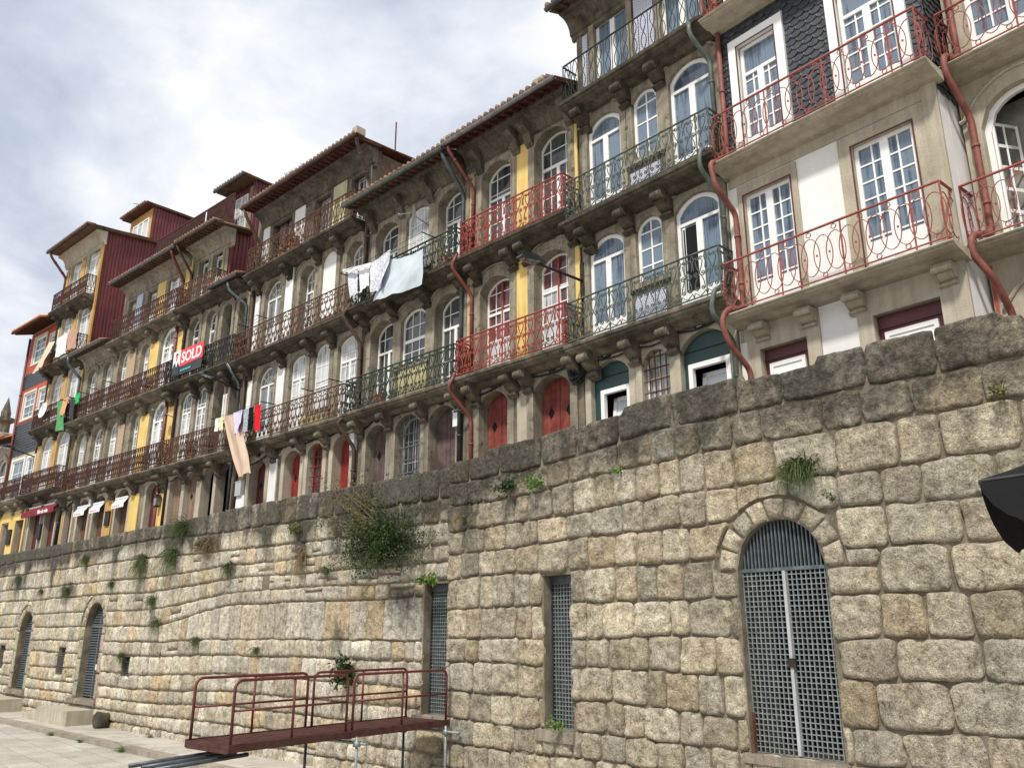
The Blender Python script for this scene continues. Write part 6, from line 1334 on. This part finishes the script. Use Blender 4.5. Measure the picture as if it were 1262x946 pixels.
for X, y, s_, l in ((-26.2, -.18, .3, 'weed at the wall foot near the scaffold tubes'), (-24.7, -1.62, .35, 'large weed in the kerb joint by the scaffold tubes'), (-27.6, -1.62, .2, 'small weed in the kerb joint, middle of the pavement'), (-30.0, -1.62, .25, 'low weed in the kerb joint left of the small one'), (-22.5, -.2, .25, 'weed at the wall foot under the gangway')):
    grass(q(X, y, .1 if y > -1 else .0), s_, l, 'leaf_b', n=90, hang=.5, group='weeds along the pavement', out=.8)
def pot(h, X, y, z, label, leaf='leaf', s_=.16, n=120):
    r = empty('potted_plant', h.w(X, y, z)); tag(r, label, 'potted plant', 'pots on the balconies'); mb = MB(); k = 12; prof = [(.7, 0), (1, 1.3), (1.1, 1.3), (1.1, 1.55), (.9, 1.55), (.85, 1.2)]
    vs = [(math.cos(6.283 * i / k) * a * s_ * .8, math.sin(6.283 * i / k) * a * s_ * .8, b * s_) for a, b in prof for i in range(k)]
    mb.add(vs, [(j * k + i, j * k + (i + 1) % k, (j + 1) * k + (i + 1) % k, (j + 1) * k + i) for j in range(len(prof) - 1) for i in range(k)] + [tuple(range(k))]); mb.build('pot', 'terracotta', r); lb = MB()
    for i in range(n): d = (rv() + Vector((0, 0, .8))).normalized(); c = Vector((0, 0, 1.4 * s_)) + d * rnd.uniform(.05, 2.2) * s_; leafquad(lb, c, (d + rv() * .5).normalized(), rv().normalized(), s_ * .5, s_ * .14)
    lb.build('leaves', leaf, r, False, 0, False)
pot(Eh, -25.3, -.3, 15.83, 'leafy pot on the top rusty balcony beside the dark red door', 'leaf', .22, 200); pot(Eh, -24.6, -.3, 15.83, 'reddish plant pot right of the leafy one on the top balcony', 'leaf_rust', .24, 200); pot(Eh, -26.6, -.3, 15.83, 'small pot at the left end of the top rusty balcony', 'leaf_y', .18)
pot(D, -16.3, -.35, 12.64, 'yellow-green pot at the right end of the upper black balcony', 'leaf_y', .18); pot(D, -19.2, -.35, 12.64, 'pot behind the hanging towels', 'leaf', .2); pot(D, -19.2, -.3, 9.28, 'terracotta pot on the lower black balcony', 'leaf', .2, 60); pot(F, -30.6, -.3, 9.24, 'pot by the white windows above the tan doors', 'leaf', .2)
pot(F2, -41.6, -.3, 9.24, 'pot on the far lower maroon balcony', 'leaf', .22); pot(F2, -36.2, -.3, 12.62, 'pot beside the yellow stripe on the middle balcony', 'leaf', .2)
def chair(h, X, z, label):
    r = empty('bistro_chair', h.w(X, -.26, z), h.r + .3); tag(r, label, 'chair', 'bistro chairs on the balconies')
    for x in (-.17, .17):
        for y in (-.15, .15): mb = MB(); mb.tube([(x * 1.1, y, 0), (x, y, .45 if y < 0 else .88)], .013, 5); mb.build('leg', 'iron_black', r)
    mb = MB(); mb.box(-.19, .19, -.18, .18, .44, .465); mb.build('seat', 'iron_black', r); mb = MB()
    for k in range(3): mb.box(-.18, .18, .14, .16, .6 + k * .1, .65 + k * .1)
    mb.build('backrest', 'iron_black', r)
chair(F, -31.0, 9.24, 'black bistro chair below the right white window of the grey house'); chair(F, -29.6, 9.24, 'black bistro chair by the dark open arch on the lower balcony'); chair(F, -30.3, 12.62, 'black bistro chair right of the SOLD banner'); chair(F2, -35.2, 12.62, 'dark bistro chair by the yellow stripe on the middle balcony'); chair(F2, -34.6, 9.24, 'dark bistro chair outside the lower white arched door')
# dry grass along the eave of house E
mb = MB()
for i in range(900):
    X = rnd.gauss(-24.2, 1.0); X = max(-27, min(-21.5, X)); p = Eh.w(X, -.85 + rnd.uniform(0, .5), 18.52 + rnd.uniform(0, .12)); d = (rv() * .5 + Vector((0, -.4, 1))).normalized(); leafquad(mb, p, d, rv().normalized(), rnd.uniform(.08, .26) * (1.2 - abs(X + 24.2) * .3), .012)
o = mb.build('roof_grass', 'leaf_rust', None, False, 0, False); recentre(o); tag(o, 'rusty dry grass growing along the eave of the white striped house', 'grass', None, 'stuff')

# ------------------------------------------------------------------ far left: turret and orange roof
r = empty('church_turret', (-84, 17.5, 5)); tag(r, 'small grey stone turret with a pointed spire far behind the roofs', 'turret'); k = 8
def lathe(mb, prof, k=8, c=(0, 0)):
    vs = [(c[0] + math.cos(6.2832 * i / k) * a, c[1] + math.sin(6.2832 * i / k) * a, b) for a, b in prof for i in range(k)]
    mb.add(vs, [(j * k + i, j * k + (i + 1) % k, (j + 1) * k + (i + 1) % k, (j + 1) * k + i) for j in range(len(prof) - 1) for i in range(k)])
mb = MB(); lathe(mb, [(1., 0), (1., 14.2), (1.35, 14.4), (1.4, 14.8), (1.1, 15.)]); mb.build('tower', 'granite', r); mb = MB(); lathe(mb, [(.5, 15.0), (.5, 16.0), (.8, 16.2), (.85, 16.45), (.4, 16.55), (.42, 17.), (.06, 18.3), (.0, 18.5)]); mb.build('spire', 'granite_mid', r)
K2 = MB(); r = empty('low_house', (-82, 20, 0)); tag(r, 'low house with an orange tiled roof behind the narrow red house', 'house'); mb = MB(); mb.box(-7, 3.5, -2, 6, 0, 17.2); mb.build('wall', 'granite_mid', r); mb = MB(); mb.profile([(-3, 17.1), (2, 19.6), (7, 17.1), (7, 16.9), (2, 19.3), (-3, 16.9)], -7.5, 4); mb.build('roof', 'roof_orange', r)

# ------------------------------------------------------------------ sky, sun, camera
SE, SA = R(52), R(158)        # elevation, compass angle from +Y towards +X
w = bpy.data.worlds.new('World'); scn.world = w; w.use_nodes = True; t = w.node_tree; L = t.links; bg = t.nodes['Background']
sky = t.nodes.new('ShaderNodeTexSky'); sky.sky_type = 'NISHITA'; sky.sun_disc = False; sky.sun_elevation = SE; sky.sun_rotation = SA; sky.dust_density = 2.2; sky.air_density = 1.1
co = t.nodes.new('ShaderNodeTexCoord'); sp = N(t, 'ShaderNodeSeparateXYZ'); L.new(co.outputs['Generated'], sp.inputs[0])
dz = N(t, 'ShaderNodeMath', operation='ADD'); dz.inputs[1].default_value = .45; L.new(sp.outputs[2], dz.inputs[0])
dv = N(t, 'ShaderNodeVectorMath', operation='DIVIDE'); cb = N(t, 'ShaderNodeCombineXYZ')
for i in range(3): L.new(dz.outputs[0], cb.inputs[i])
L.new(co.outputs['Generated'], dv.inputs[0]); L.new(cb.outputs[0], dv.inputs[1])
n1 = N(t, 'ShaderNodeTexNoise', Scale=2.1, Detail=9., Roughness=.56, Distortion=.25); L.new(dv.outputs[0], n1.inputs['Vector'])
n2 = N(t, 'ShaderNodeTexNoise', Scale=3.3, Detail=8., Roughness=.55, Distortion=.2); L.new(dv.outputs[0], n2.inputs['Vector'])
cover = ramp(t, n1.outputs['Fac'], [(.34, g3(.25)), (.52, g3(1))])
cloud = ramp(t, n2.outputs['Fac'], [(.32, (5.6, 6.2, 7.4)), (.46, (8.3, 8.7, 9.5)), (.58, (10.6, 10.7, 10.9))])
sk2 = mixc(t, 'MIX', .55, sky.outputs[0], (6.9, 8.0, 9.9))
L.new(mixc(t, 'MIX', cover.outputs[0], sk2, cloud.outputs[0]), bg.inputs['Color']); bg.inputs['Strength'].default_value = .1
sun = bpy.data.lights.new('sun', 'SUN'); sun.energy = 4.2; sun.angle = R(5); sun.color = (1., .95, .86); so = bpy.data.objects.new('sun', sun); COL.objects.link(so)
dv_ = Vector((math.sin(SA) * math.cos(SE), math.cos(SA) * math.cos(SE), math.sin(SE))); so.rotation_euler = dv_.to_track_quat('Z', 'Y').to_euler(); so.location = (0, -10, 40)
cam = bpy.data.cameras.new('camera'); cam.sensor_width = 36; cam.lens = 1021 / 1262 * 36; cam.clip_end = 2000; cam.clip_start = .05
co_ = bpy.data.objects.new('camera', cam); COL.objects.link(co_); co_.location = (0, 0, 3.1)
P_ = math.atan(304 / 1021); fwv = Vector((-math.cos(R(44)) * math.cos(P_), math.sin(R(44)) * math.cos(P_), math.sin(P_))); co_.rotation_euler = fwv.to_track_quat('-Z', 'Y').to_euler()
scn.camera = co_
scn.view_settings.view_transform = 'Standard'; scn.view_settings.look = 'None'; scn.view_settings.exposure = 0; scn.view_settings.gamma = 1
